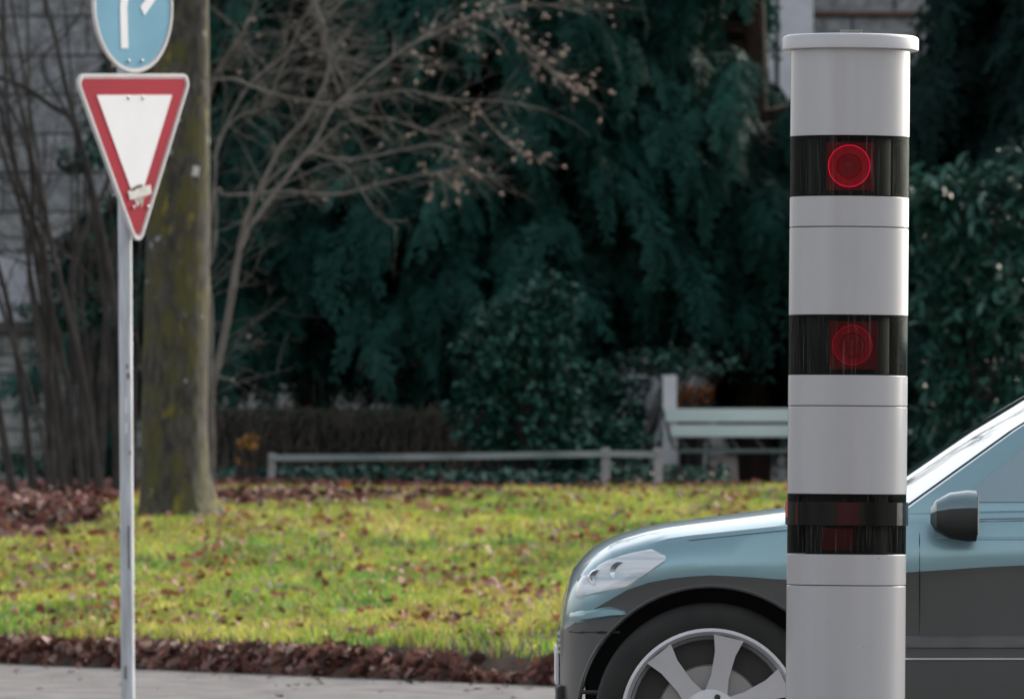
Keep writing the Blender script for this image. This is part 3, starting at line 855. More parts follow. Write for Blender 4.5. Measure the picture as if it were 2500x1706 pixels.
def conifer(px, D, h0, H, Rm, label, nb=330, cols=((.005, .030, .022), (.014, .068, .052), (.046, .142, .112)), seed=0, gap=None, group='evergreens behind the lawn', xmin=None):
    r = np.random.default_rng(seed)
    x0 = (px - 1250) / F * D; z0 = float(gz(x0, D))
    t = empty('evergreen_tree', (x0, D, z0)); tag(t, label, 'tree', group)
    tb = MB(); tb.tube([(0, 0, -.1), (.05, 0, H * .3), (0, .05, H * .65), (0, 0, H)], [.20, .16, .10, .02], 12); tb.build('trunk', M['conifer_bark'], t, smooth=True)
    PP, YW, PT, RL, SCL, LI = [], [], [], [], [], []
    wd = MB()
    for b in range(nb):
        u = r.random() ** .85
        h = h0 + (H - h0) * u
        a = r.random() * 2 * np.pi
        prof = (1 - u) ** .55 * (.75 + .25 * min(1, u * 6 + .3))
        Lb = Rm * prof * (.65 + .5 * r.random()) + .25
        droop = .25 + .35 * r.random(); up = .25 * r.random()
        n = max(3, int(Lb / .17))
        path = []
        lum = r.random()
        for j in range(n):
            q = (j + 1) / n
            if q < .30: continue
            rad = Lb * q
            z = h + up * Lb * q - droop * Lb * q * q * 1.3
            x, y = rad * np.cos(a), rad * np.sin(a)
            path.append((x, y, z))
            for sd_ in (-1, 0, 1):
                PP.append((x + r.normal(0, .05), y + r.normal(0, .05), z + r.normal(0, .05)))
                YW.append(a + sd_ * .8 + r.normal(0, .25)); PT.append(.25 + .5 * q + r.normal(0, .2)); RL.append(r.normal(0, .35))
                SCL.append((.8 + .55 * r.random()) * (1.15 if sd_ == 0 else .9)); LI.append(np.clip(lum * .7 + .3 * r.random(), 0, 1))
        e_ = path[-1]; ex = (x0 + e_[0]) / (D + e_[1]) * F + 1250; ey = HZ - (z0 + e_[2] - EYE) / (D + e_[1]) * F
        e0 = path[0]; hit = False
        for q in (0, .2, .4, .6, .8, 1):
            for (pa_, pb_) in (((0, 0, h * .98), e0), (e0, e_)):
                wx_, wy_, wz_ = (pa_[i] + (pb_[i] - pa_[i]) * q for i in range(3))
                ex = (x0 + wx_) / (D + wy_) * F + 1250; ey = HZ - (z0 + wz_ - EYE) / (D + wy_) * F
                hit |= any(ax - 20 < ex < bx + 20 and ay < ey < by for (ax, ay, bx, by) in (gap or []))
        if not hit:
            wd.tube([(0, 0, h * .98), path[0], path[-1]], [.03, .02, .006], 4, cap=False)
    PP, YW, PT, RL, SCL, LI = map(np.array, (PP, YW, PT, RL, SCL, LI))
    PW = PP + np.array([x0, D, z0])
    keep = np.ones(len(PP), bool)
    ppx = PW[:, 0] / PW[:, 1] * F + 1250; ppy = HZ - (PW[:, 2] - EYE) / PW[:, 1] * F
    for (ax, ay, bx, by) in (gap or []):
        for q in (0, .5, 1):
            l_ = .55 * SCL * q
            qx = PW[:, 0] + np.cos(YW) * np.cos(PT) * l_; qz = PW[:, 2] - np.sin(PT) * l_ - .45 * l_ * q
            ppx = qx / PW[:, 1] * F + 1250; ppy = HZ - (qz - EYE) / PW[:, 1] * F
            keep &= ~((ppx > ax) & (ppx < bx) & (ppy > ay) & (ppy < by))
    if xmin is not None: keep &= ppx > xmin + 60 * r.normal(0, 1, len(ppx))
    # far side of the crown is thinned (it only backs up the near side)
    keep &= (PP[:, 1] < Rm * .55) | (r.random(len(PP)) < .5)
    PP, YW, PT, RL, SCL, LI = (q[keep] for q in (PP, YW, PT, RL, SCL, LI))
    which = r.integers(0, 3, len(PP)); Vs, Fs, Cs, off = [], [], [], 0
    c3 = np.array(cols)
    for k in range(3):
        s = which == k
        ci = LI[s] * 1.999; i0 = ci.astype(int); f = (ci - i0)[:, None]
        col = (c3[i0] * (1 - f) + c3[i0 + 1] * f) * (.8 + .4 * r.random((s.sum(), 1)))
        V, Fa, C = scatter(SPR[k][0], SPR[k][1], PP[s], YW[s], PT[s], RL[s], SCL[s], col)
        Vs.append(V); Fs.append(Fa + off); Cs.append(C); off += len(V)
    np_mesh('crown', np.concatenate(Vs), np.concatenate(Fs), M['leaf'], np.concatenate(Cs), parent=t)
    wd.build('branches', M['conifer_bark'], t)
    return t


gapA = [(1870, -400, 2240, 215)]
gapB = [(1420, 905, 2230, 1300), (1480, 880, 1700, 1300)]
gapC = [(300, 1000, 1180, 1300)]
conifer(760, 92.5, 1.0, 9.5, 2.6, 'dark evergreen tree with drooping sprays behind the bare arching shrub', seed=1, nb=330, gap=gapC)
conifer(1240, 91.8, 1.0, 9.5, 2.5, 'dark evergreen tree with drooping sprays in the middle, above the low rail', seed=2, nb=330, gap=gapC + gapB)
conifer(1835, 92.8, 1.35, 9.5, 2.5, 'dark evergreen tree drooping above the bench, left of the grey column', seed=3, nb=330, gap=gapA + gapB)
conifer(2520, 92.0, .9, 9.5, 2.4, 'dark evergreen tree at the right edge, above the broad leaved bush', seed=4, nb=300, gap=gapA,
        cols=((.008, .026, .022), (.014, .045, .038), (.022, .065, .054)))
conifer(2060, 96.0, .9, 4.6, 1.9, 'low dark evergreen hidden mostly behind the grey column', seed=6, nb=160, gap=gapA + [(1420, 905, 1720, 1300)] + [(2225, 800, 2330, 1000)])
conifer(1000, 96.5, .6, 9.5, 2.7, 'evergreen tree of the back row, left one', seed=7, nb=150, gap=gapC, cols=((.004, .020, .015), (.008, .037, .028), (.014, .058, .045)))
conifer(1440, 96.5, 1.7, 9.5, 2.7, 'evergreen tree of the back row, right one', seed=8, nb=150, gap=gapA + gapB, cols=((.004, .020, .015), (.008, .037, .028), (.014, .058, .045)))


# ------------------------------------------------------------------ broad leaved bushes
def leaf_tpl(w=.16, fold=.05):
    v = np.array([[0, 0, 0], [.28, w, fold], [.62, w * .9, fold * .8 - .03], [1, 0, -.12], [.62, -w * .9, fold * .8 - .03], [.28, -w, fold], [.45, 0, 0.0]])
    f = np.array([[0, 6, 1], [1, 6, 2], [2, 6, 3], [3, 6, 4], [4, 6, 5], [5, 6, 0]])
    return v, f


def leafy_bush(name, px, D, base_py, blobs, n, size, cols, label, cat='bush', group=None, wdt=.16, m='glossy_leaf', clump=7, seed=0, stem_col='twig_dark', zb=None):
    """blobs: (px, py, rx, ry) ellipses in the photograph, turned into ellipsoids at distance D"""
    r = np.random.default_rng(seed); k = F / D
    x0 = (px - 1250) / k; z0 = float(gz(x0, D)) if zb is None else zb
    t = empty(name, (x0, D, z0)); tag(t, label, cat, group)
    A = np.array([q[2] * q[3] for q in blobs], float); A /= A.sum()
    nc = n // clump
    w = r.choice(len(blobs), nc, p=A); B = np.array(blobs, float)[w]
    dv = r.normal(0, 1, (nc, 3)); dv /= np.linalg.norm(dv, axis=1)[:, None]; rad = r.random(nc) ** .4
    cxw = (B[:, 0] - 1250) / k + dv[:, 0] * rad * B[:, 2] / k
    czw = EYE + (HZ - B[:, 1]) / k + dv[:, 2] * rad * B[:, 3] / k
    cyw = D + dv[:, 1] * rad * np.minimum(B[:, 2], 260) * .7 / k
    C0 = np.stack([cxw, cyw, czw], -1); C0[:, 2] = np.maximum(C0[:, 2], z0 + .02)
    ax = r.random(nc) * 6.28
    idx = np.repeat(np.arange(nc), clump); N_ = len(idx)
    yaw = ax[idx] + r.random(N_) * 6.28; pit = r.normal(.35, .45, N_); rl = r.normal(0, .5, N_)
    P = C0[idx] + r.normal(0, size * .30, (N_, 3))
    lum = r.random(nc)[idx] * .6 + r.random(N_) * .4
    c3 = np.array(cols); ci = lum * (len(cols) - 1.001); i0 = ci.astype(int); f = (ci - i0)[:, None]
    col = c3[i0] * (1 - f) + c3[i0 + 1] * f
    tv, tf = leaf_tpl(wdt)
    V, Fa, C = scatter(tv, tf, P - np.array([x0, D, z0]), yaw, pit, rl, size * (.7 + .6 * r.random(N_)), col)
    np_mesh('foliage', V, Fa, M[m], C, parent=t)
    s = MB()
    for j in r.choice(nc, min(nc, 60), replace=False):
        e = Vector(C0[j]) - Vector((x0, D, z0)); bs = Vector((e.x * .25 + r.normal(0, .05), r.normal(0, .1), 0))
        s.tube(smooth_path([bs, bs.lerp(e, .5) + Vector((0, 0, .15)), e], 3), [.014 * (1 - .11 * i) for i in range(7)], 5, cap=False)
    s.build('stems', M[stem_col], t)
    return t


G1 = [[.005, .034, .022], [.013, .068, .046], [.034, .125, .092], [.10, .22, .18]]
leafy_bush('laurel_bush', 2420, 86.5, 1150, [(2440, 560, 200, 170), (2400, 720, 190, 150), (2330, 640, 110, 150), (2480, 900, 180, 180), (2330, 900, 80, 150), (2520, 430, 150, 90), (2420, 1060, 200, 110), (2300, 480, 90, 90)],
           6500, .16, G1, 'tall broad leaved evergreen bush at the right edge behind the car', seed=21, wdt=.15)
leafy_bush('holly_bush', 1330, 87.0, 1160, [(1300, 930, 140, 190), (1230, 860, 120, 130), (1350, 1070, 200, 80), (1180, 1000, 90, 110), (1480, 1070, 100, 60), (1330, 740, 90, 90), (1540, 1080, 50, 40)],
           9000, .085, G1, 'rounded broad leaved evergreen bush in the middle behind the low rail', seed=22, wdt=.26)
leafy_bush('sparse_bush', 1530, 88.9, 1160, [(1500, 950, 90, 90), (1535, 1020, 60, 90), (1460, 1010, 70, 110), (1610, 882, 110, 34), (1640, 872, 70, 28), (1700, 885, 110, 34)], 2100, .085, G1, 'thin evergreen bush in front of the pale wall left of the white post', seed=29, wdt=.22)
leafy_bush('autumn_shrub', 1690, 90.0, 1100, [(1695, 962, 52, 26), (1660, 975, 30, 24)], 420, .055, [[.30, .09, .02], [.50, .17, .025], [.62, .25, .04]], 'small orange leaved shrub just above the bench back', m='litter', seed=23, wdt=.3)
leafy_bush('yellow_sapling', 602, 84.5, 1180, [(603, 1078, 26, 26), (604, 1125, 24, 16)], 130, .06, [[.24, .12, .03], [.42, .22, .05], [.5, .26, .07]], 'small sapling with yellow leaves left of the first rail post', cat='sapling', m='litter', seed=24, wdt=.3)
leafy_bush('low_greenery', 190, 88, 1100, [(160, 760, 120, 60), (230, 560, 40, 60), (290, 700, 40, 120), (60, 1130, 140, 30), (200, 380, 60, 50)], 1500, .10, G1, 'dark green leaves showing between the bare stems on the left', seed=25, wdt=.25)

# ivy carpet
N = 15000
X = rng.uniform((540 - 1250) / F * 86, (1760 - 1250) / F * 88, N); Y = rng.uniform(84.6, 90.5, N)
tv, tf = leaf_tpl(.34)
ic = pick(G1, rng.integers(0, 4, N)) * .9
red = rng.random(N) < .05; ic[red] = [.13, .04, .03]
hh = rng.random(N) * (.06 + .17 * vnoise(X, Y, 2.3, 4, 8))
V, Fa, C = scatter(tv, tf, np.stack([X, Y, gz(X, Y) + .02 + hh], -1), rng.random(N) * 6.28, rng.normal(.2, .5, N), rng.normal(0, .5, N), .05 + .05 * rng.random(N), ic)
tag(np_mesh('ivy', V, Fa, M['glossy_leaf'], C), 'dark ivy ground cover beneath the low rail', 'ivy', kind='stuff')

# clipped bare hedge
DH = 88.6; kH = F / DH
M['hedge'] = mat('hedge', (.13, .105, .085), .9, col2=(.06, .052, .045), vscale=3)
hb0 = Vector(((880 - 1250) / kH, DH, 1.0))
hd = empty('hedge', hb0); tag(hd, 'low clipped leafless brown hedge behind the rail under the evergreens', 'hedge')
hs_ = MB(); r = random.Random(5)
for j in range(1100):
    x = (r.uniform(470, 1290) - 880) / kH; y = r.uniform(-.35, .35); top = (EYE + (HZ - 1004) / kH) - 1.0 + r.gauss(0, .05)
    pts = [(x + r.gauss(0, .05), y, -.1)]; q = x
    for i in range(1, 6):
        q += r.gauss(0, .045); pts.append((q, y + r.gauss(0, .03), top * i / 5 * (1 if i < 5 else r.uniform(.9, 1))))
    hs_.tube(pts, [.008, .007, .006, .005, .004, .003], 3, cap=False)
hs_.build('stems', M['hedge'], hd)
N = 14000
P = np.stack([rng.uniform((470 - 880) / kH, (1290 - 880) / kH, N), rng.uniform(-.35, .4, N), rng.random(N) ** .6 * .76], -1)
V, Fa, C = scatter(*leaf_tpl(.22), P, rng.random(N) * 6.28, rng.normal(.2, .7, N), rng.normal(0, .7, N), .03 + .03 * rng.random(N), pick([[.07, .06, .045], [.12, .095, .075], [.04, .055, .04], [.015, .06, .042]], rng.integers(0, 4, N)))
np_mesh('foliage', V, Fa, M['leaf'], C, parent=hd)

# ------------------------------------------------------------------ low rail
M['wood_grey'] = mat('wood_grey', (.50, .47, .46), .8, col2=(.33, .32, .31), vscale=6, stretch=(.3, 1, 1), bump=.003, bscale=20)
M['wood_rail'] = mat('wood_rail', (.42, .44, .44), .8, col2=(.15, .21, .19), vscale=2.2, stretch=(.6, 1, 1), bump=.003, bscale=20)
DF = 84.6; kf = F / DF
fx = lambda px: (px - 1250) / kf
fb0 = Vector((fx(1100), DF, float(gz(fx(1100), DF))))
fn = empty('low_rail', fb0); tag(fn, 'knee high weathered wooden rail on three short posts along the lawn', 'fence')
for px, top, w in ((663, 1106, 17), (1479, 1093, 21), (1607, 1094, 20)):
    b = MB(); zt = EYE + (HZ - top) / kf - fb0.z; b.box((fx(px) - fb0.x, 0, zt / 2 - .1), (w / kf, w / kf, zt + .2)); b.build('post', M['wood_grey'], fn, bevel=.006)
b = MB()
pts = [(663, 1117), (900, 1116), (1150, 1113), (1479, 1107), (1607, 1109)]
for (a, ya), (c, yc) in zip(pts[:-1], pts[1:]):
    pa = Vector((fx(a) - fb0.x, -.045, EYE + (HZ - ya) / kf - fb0.z)); pc = Vector((fx(c) - fb0.x, -.045, EYE + (HZ - yc) / kf - fb0.z))
    d = pc - pa; an = math.atan2(d.z, d.x)
    b.box(tuple((pa + pc) / 2), (d.length, .035, .058), rot=Matrix.Rotation(-an, 3, 'Y'))
b.build('rail', M['wood_rail'], fn)

# ------------------------------------------------------------------ bench
DBn = 88.0; kb_ = F / DBn
bx = lambda px: (px - 1250) / kb_
bz = lambda py: EYE + (HZ - py) / kb_
M['slat'] = mat('slat', (.74, .84, .80), .6, col2=(.58, .70, .66), vscale=3, stretch=(.25, 1, 1), bump=.001, bscale=20)
M['iron'] = mat('iron', (.035, .045, .042), .6, var=.3)
M['concrete'] = mat('concrete', (.34, .30, .28), .9, col2=(.24, .21, .195), vscale=5, bump=.004, bscale=30)
bg0 = float(gz(bx(1800), DBn))
bn = empty('park_bench', (bx(1630), DBn, bg0)); tag(bn, 'park bench with pale green back slats, partly hidden by the grey column', 'bench')
LB = (2075 - 1625) / kb_
for i, (ya, yb, dy) in enumerate(((997, 1030, .10), (1037, 1067, .03))):
    b = MB(); x0 = bx(1625 + i * 13) - bx(1630)
    b.box((x0 + LB / 2, dy, (bz(ya) + bz(yb)) / 2 - bg0), (LB, .03, bz(ya) - bz(yb)), rot=Matrix.Rotation(R(-12), 3, 'X')); b.build('back_slat', M['slat'], bn, bevel=.004)
M['slat_dark'] = mat('slat_dark', (.13, .17, .155), .6, col2=(.09, .12, .11), vscale=3, stretch=(.25, 1, 1))
for i in range(3):
    b = MB(); b.box((bx(1655) - bx(1630) + LB / 2, -.12 - i * .135, bz(1100) - bg0 - .004 * i), (LB, .11, .032)); b.build('seat_slat', M['slat_dark'], bn, bevel=.004)
for px in (1765, 2010):
    x = bx(px) - bx(1630)
    b = MB(); zt = bz(1106) - bg0; b.box((x, -.2, zt / 2 - .03), (.29, .30, zt + .02), taper=.92); b.build('leg', M['concrete'], bn, bevel=.01)
for x, l0 in ((-.035, 'a'), (LB + .0, 'b')):
    b = MB(); b.tube([(x - .02, .135, bz(994) - bg0), (x + .06, .045, bz(1066) - bg0), (x + .10, -.02, bz(1096) - bg0)], .012, 8); b.build('end_iron', M['iron'], bn, smooth=True)
for j in range(6):
    x = bx(1662 + j * 62) - bx(1630)
    b = MB(); b.tube([(x - .03, .06, bz(1050) - bg0), (x + .0, .04, bz(1075) - bg0), (x + .05, -.02, bz(1090) - bg0), (x + .06, -.12, bz(1099) - bg0 - .01)], [.014, .014, .018, .016], 7); b.build('back_iron', M['iron'], bn, smooth=True)

# ------------------------------------------------------------------ white post and pale wall behind the bush
M['white_paint'] = mat('white_paint', (.82, .82, .86), .6, col2=(.72, .73, .77), vscale=4)
Dp = 88.25; kp_ = F / Dp
x0 = (1635 - 1250) / kp_
zb0 = float(gz(x0, Dp)); zt = EYE + (HZ - 916) / kp_
b = MB(); hgt = zt - zb0; w = 33 / kp_
b.box((0, 0, hgt / 2), (w, w, hgt))
o = b.build('gate_post', M['white_paint'], bevel=.006); o.location = (x0, Dp, zb0)
tag(o, 'square white painted post standing beside the left end of the bench', 'post')
M['rough_white'] = mat('rough_white', (.55, .57, .60), .9, col2=(.26, .28, .29), vscale=2.5, bump=.02, bscale=8)
Dw = 89.8; kw = F / Dw
xa, xb = (1475 - 1250) / kw, (1640 - 1250) / kw
b = MB(); zt = EYE + (HZ - 915) / kw; zb0 = .95
b.box(((xa + xb) / 2, Dw, (zt + zb0) / 2), (xb - xa, .25, zt - zb0)); 
o = b.build('garden_wall', M['rough_white']); tag(o, 'pale garden wall glimpsed through the leaves left of the white post', 'wall')


# ------------------------------------------------------------------ stone building behind
def stone_mat(name, c1, c2, mortar, sx_, sz_, bumpd=.02):
    m = bpy.data.materials.new(name); m.use_nodes = True
    n, l = m.node_tree.nodes, m.node_tree.links; p = n['Principled BSDF']; p.inputs['Roughness'].default_value = .92
    tc = n.new('ShaderNodeTexCoord'); sp = n.new('ShaderNodeSeparateXYZ'); cb = n.new('ShaderNodeCombineXYZ')
    l.new(tc.outputs['Object'], sp.inputs[0]); l.new(sp.outputs['X'], cb.inputs['X']); l.new(sp.outputs['Z'], cb.inputs['Y'])
    bk = n.new('ShaderNodeTexBrick'); bk.inputs['Scale'].default_value = 1
    bk.inputs['Brick Width'].default_value = sx_; bk.inputs['Row Height'].default_value = sz_; bk.inputs['Mortar Size'].default_value = .016
    bk.inputs['Mortar Smooth'].default_value = .3
    bk.inputs['Color1'].default_value = (*c1, 1); bk.inputs['Color2'].default_value = (*c2, 1); bk.inputs['Mortar'].default_value = (*mortar, 1)
    l.new(cb.outputs[0], bk.inputs['Vector'])
    nz = n.new('ShaderNodeTexNoise'); nz.inputs['Scale'].default_value = 7; nz.inputs['Detail'].default_value = 8; l.new(tc.outputs['Object'], nz.inputs['Vector'])
    mx = n.new('ShaderNodeMixRGB'); mx.blend_type = 'MULTIPLY'; mx.inputs[0].default_value = .75
    rp = n.new('ShaderNodeValToRGB'); rp.color_ramp.elements[0].position = .35; rp.color_ramp.elements[0].color = (.45, .45, .45, 1); rp.color_ramp.elements[1].position = .65; rp.color_ramp.elements[1].color = (1.2, 1.2, 1.2, 1)
    l.new(nz.outputs[0], rp.inputs[0]); l.new(bk.outputs['Color'], mx.inputs[1]); l.new(rp.outputs[0], mx.inputs[2]); l.new(mx.outputs[0], p.inputs['Base Color'])
    b = n.new('ShaderNodeBump'); b.inputs['Distance'].default_value = bumpd
    ad = n.new('ShaderNodeMath'); ad.operation = 'SUBTRACT'; l.new(nz.outputs[0], ad.inputs[0]); l.new(bk.outputs['Fac'], ad.inputs[1])
    l.new(ad.outputs[0], b.inputs['Height']); l.new(b.outputs[0], p.inputs['Normal'])
    return m


DW = 106.0; kW = F / DW
wz = lambda py: EYE + (HZ - py) / kW
wx = lambda px: (px - 1250) / kW
M['stone'] = stone_mat('stone', (.30, .32, .325), (.40, .41, .41), (.09, .09, .092), 1.0, .46)
M['stone_low'] = stone_mat('stone_low', (.26, .28, .26), (.34, .35, .33), (.10, .10, .09), .5, .22)
M['plaster'] = mat('plaster', (.62, .63, .68), .85, col2=(.45, .46, .50), vscale=2, bump=.01, bscale=10)
M['ledge'] = mat('ledge', (.11, .10, .09), .85, col2=(.08, .07, .06), vscale=4)
M['moulding'] = mat('moulding', (.16, .10, .07), .85, var=.2)
bd = empty('stone_building', (0, DW, 1.0)); tag(bd, 'grey stone block building with a pale band behind the shrubs and trees', 'building')


def wbox(x0, x1, z0, z1, y0, y1, nm, m, par=bd, bevel=0):
    b = MB(); b.box(((x0 + x1) / 2, (y0 + y1) / 2, (z0 + z1) / 2 - 1.0), (x1 - x0, y1 - y0, z1 - z0)); return b.build(nm, m, par, bevel=bevel)


wbox(-22, 22, wz(625), 12.5, 0, 8, 'upper_wall', M['stone'])
wbox(-22, 22, wz(785), wz(625), -.05, 8, 'pale_band', M['plaster'])
wbox(-22, 22, wz(812), wz(785), -.16, 8, 'ledge', M['ledge'])
wbox(-22, 22, .6, wz(812), -.10, 8, 'plinth', M['stone_low'])
wbox(-22.3, 22.3, 12.5, 12.8, -.4, 8.3, 'roof_edge', M['ledge'])
wbox(wx(1903), wx(1985), wz(330), 12.0, -.16, -.002, 'pilaster', M['white_paint'])
wbox(wx(1987), wx(2330), wz(38), wz(28), -.07, -.002, 'moulding', M['moulding'])
# a sash window left of the pilaster and one on the left of the facade
for (xa, xb, ya, yb) in ((1700, 1890, -300, 250), (-260, -60, -300, 330), (2420, 2600, -300, 250)):
    f = wbox(wx(xa), wx(xb), wz(yb), wz(ya), -.06, -.003, 'window', M['white_paint'])
    g_ = mat('window_glass', (.02, .025, .03), .08)
    wm = (wx(xa) + wx(xb)) / 2
    for (c0, c1) in ((wx(xa) + .08, wm - .03), (wm + .03, wx(xb) - .08)):
        o = wbox(c0, c1, wz(yb) + .1, wz(ya) - .1, -.075, -.062, 'pane', g_, par=f); o.parent = f
        

# ------------------------------------------------------------------ sticks on the lawn
def on_lawn(px, py):
    """distance at which the lawn shows at this pixel"""
    Ds = np.arange(46, 86, .05); zs = gz((px - 1250) / F * Ds, Ds); ys = HZ - (zs - EYE) / Ds * F
    i = int(np.argmin(np.abs(ys - py))); return float(Ds[i])


M['stick'] = mat('stick', (.055, .06, .045), .9, col2=(.10, .085, .07), vscale=20)
for pts, r_, lb in (([(1484, 1278), (1500, 1262), (1522, 1252), (1534, 1266)], .016, 'short dark crooked stick lying on the grass left of the car bonnet'),
                    ([(1683, 1265), (1705, 1248), (1730, 1232), (1748, 1205), (1758, 1185)], .010, 'long thin bent twig sticking out of the grass above the car bonnet')):
    D = on_lawn(pts[0][0], pts[0][1]); P = smooth_path([at(x, y - 4, D + .15 * i) for i, (x, y) in enumerate(pts)], 4)
    b = MB(); b.tube([p - P[0] for p in P], [r_ * (1 - .5 * i / (len(P) - 1)) for i in range(len(P))], 7)
    b.tube([P[len(P) // 2] - P[0], P[len(P) // 2] - P[0] + Vector((.06, -.03, .05))], [r_ * .5, r_ * .2], 5)
    o = b.build('stick', M['stick'], smooth=True); o.location = P[0]; tag(o, lb, 'stick')


# ------------------------------------------------------------------ the passing car
KC = 850.0; DC = F / KC
HW = .86                                   # half width
car = empty('car', ((1735 - 1250) / KC, DC + HW, 0))
tag(car, 'light blue silver car with dark grey lower body passing behind the grey column', 'car')


def paint(name, c, metal, rough=.28):
    return mat(name, c, rough, metal=metal, coat=.8, var=.04, vscale=1.2)


M['car_blue'] = paint('car_blue', (.27, .45, .51), .5)
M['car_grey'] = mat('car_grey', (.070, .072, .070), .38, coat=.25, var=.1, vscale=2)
M['plastic'] = mat('plastic', (.022, .024, .023), .55, var=.2)
M['chrome'] = mat('chrome', (.75, .82, .85), .12, metal=1.0, var=.03)
M['rubber'] = mat('rubber', (.022, .022, .020), .8, var=.2, vscale=10)
M['rim'] = mat('rim', (.62, .62, .64), .35, metal=.45, var=.05)
M['rim_dark'] = mat('rim_dark', (.05, .05, .05), .5, metal=.4)
M['car_glass'] = mat('car_glass', (.28, .40, .44), .06, coat=1.0, spec=1.0, metal=.45)
M['lens'] = mat('lens', (.96, .98, 1.0), .12, coat=1.0, metal=.0, col2=(.55, .66, .74), vscale=3, stretch=(1, 1, 18))
M['amber'] = mat('amber', (.55, .5, .5), .2, coat=1.0, var=.1)

I_ = lambda u, xs, ys: float(np.interp(u, [x if x > -.2 else -.2 + (x + .2) * .852 for x in xs] if xs[0] < -.4 else xs, ys))
us = sorted(set([-.43, -.426, -.418, -.405, -.39, -.36, -.33, -.28] + [round(-.24 + .06 * i, 3) for i in range(14)] + [.58, .62, .7] + [round(.8 + .2 * i, 2) for i in range(12)] + [3.1, 3.2, 3.3, 3.38, 3.44, 3.5, 3.54, 3.57, 3.58]))
top_c = lambda u: I_(u, [-.47, -.45, -.42, -.36, -.30, -.20, -.11, .22, .55, .70, 1.0, 2.8, 3.2, 3.45, 3.54, 3.58], [.60, .69, .76, .815, .845, .875, .893, .935, .980, .985, .99, 1.0, .99, .95, .86, .66])
shoulder = lambda u: I_(u, [-.47, -.45, -.40, -.30, -.11, .22, .55, .70, 1.0, 2.8, 3.2, 3.45, 3.58], [.58, .665, .735, .795, .845, .880, .905, .910, .915, .93, .93, .88, .64])
bound = lambda u: I_(u, [-.47, -.35, -.22, -.1, 0, .1, .22, .56, .9, 2.2, 3.0, 3.58], [.575, .65, .715, .738, .744, .740, .730, .752, .775, .80, .80, .62])
wide = lambda u: I_(u, [-.47, -.46, -.44, -.40, -.34, -.24, -.05, .3, .8, 2.8, 3.2, 3.4, 3.5, 3.58], [.34, .50, .62, .72, .78, .825, .852, .86, .86, .86, .845, .80, .74, .42])
bot = lambda u: I_(u, [-.47, -.40, -.2, .3, .6, 2.2, 3.2, 3.58], [.34, .26, .22, .19, .18, .18, .22, .36])
cm = MB(); rows = []
for u in us:
    w_, zt, zs, zb, z0 = wide(u), top_c(u), shoulder(u), bound(u), bot(u)
    zs = max(zs, zb + .012); zt = max(zt, zs + .006)
    sec = [(0, z0), (w_ - .16, z0), (w_ - .05, z0 + .01), (w_ - .012, z0 + .06), (w_ - .002, z0 + .5 * (zb - z0) - .04), (w_ - .004, z0 + .5 * (zb - z0) + .02), (w_ - .008, zb - .03), (w_ - .006, zb),
           (w_ - .004, zb + .010), (w_ - .004, zb + .4 * (zs - zb)), (w_ - .022, zs - .015 * min(1, (zs - zb) * 12)), (w_ - .045, zs + .25 * min(.03, zt - zs)), (w_ - .10, zs + .42 * (zt - zs)), (w_ * .62, zs + .80 * (zt - zs)), (w_ * .3, zs + .96 * (zt - zs)), (0, zt)]
    rows.append([(u, -y, z) for y, z in sec] + [(u, y, z) for y, z in sec[-2:0:-1]])
ns = len(rows[0]); h_ = 16
for i, rw in enumerate(rows): cm.v.extend(rw)
for i in range(len(rows) - 1):
    for j in range(ns):
        j2 = (j + 1) % ns
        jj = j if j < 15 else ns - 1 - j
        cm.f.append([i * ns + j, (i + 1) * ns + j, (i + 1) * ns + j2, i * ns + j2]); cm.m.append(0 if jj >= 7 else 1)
for i in (0, len(rows) - 1):
    f = [i * ns + j for j in range(ns)]
    cm.f.append(f if i == 0 else f[::-1]); cm.m.append(1)
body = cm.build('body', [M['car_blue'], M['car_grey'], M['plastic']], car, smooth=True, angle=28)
# cut the wheel arches, then throw the cutters away
cutters = []
for u in (0.0, 2.62):
    c = MB(); c.tube([(u, -1.2, .335), (u, 1.2, .335)], .376, 64); cc = c.build('cut', M['plastic']); cc.location = car.location
    cutters.append(cc)
    md = body.modifiers.new('arch', 'BOOLEAN'); md.object = cc; md.operation = 'DIFFERENCE'; md.solver = 'EXACT'
    cc.data.materials.clear(); cc.data.materials.append(M['plastic'])
bpy.context.view_layer.update()
dg = bpy.context.evaluated_depsgraph_get()
nm_ = bpy.data.meshes.new_from_object(body.evaluated_get(dg)); body.modifiers.clear(); body.data = nm_
for c in cutters: bpy.data.objects.remove(c)
def side_w(u, z):
    w_, zt, zs, zb, z0 = wide(u), top_c(u), shoulder(u), bound(u), bot(u)
    zs = max(zs, zb + .012)
    return I_(z, [z0, z0 + .06, zb, zb + .4 * (zs - zb), zs - .012, zs, zs + .42 * max(.006, zt - zs)], [w_ - .05, w_ - .012, w_ - .006, w_ - .004, w_ - .022, w_ - .045, w_ - .10])


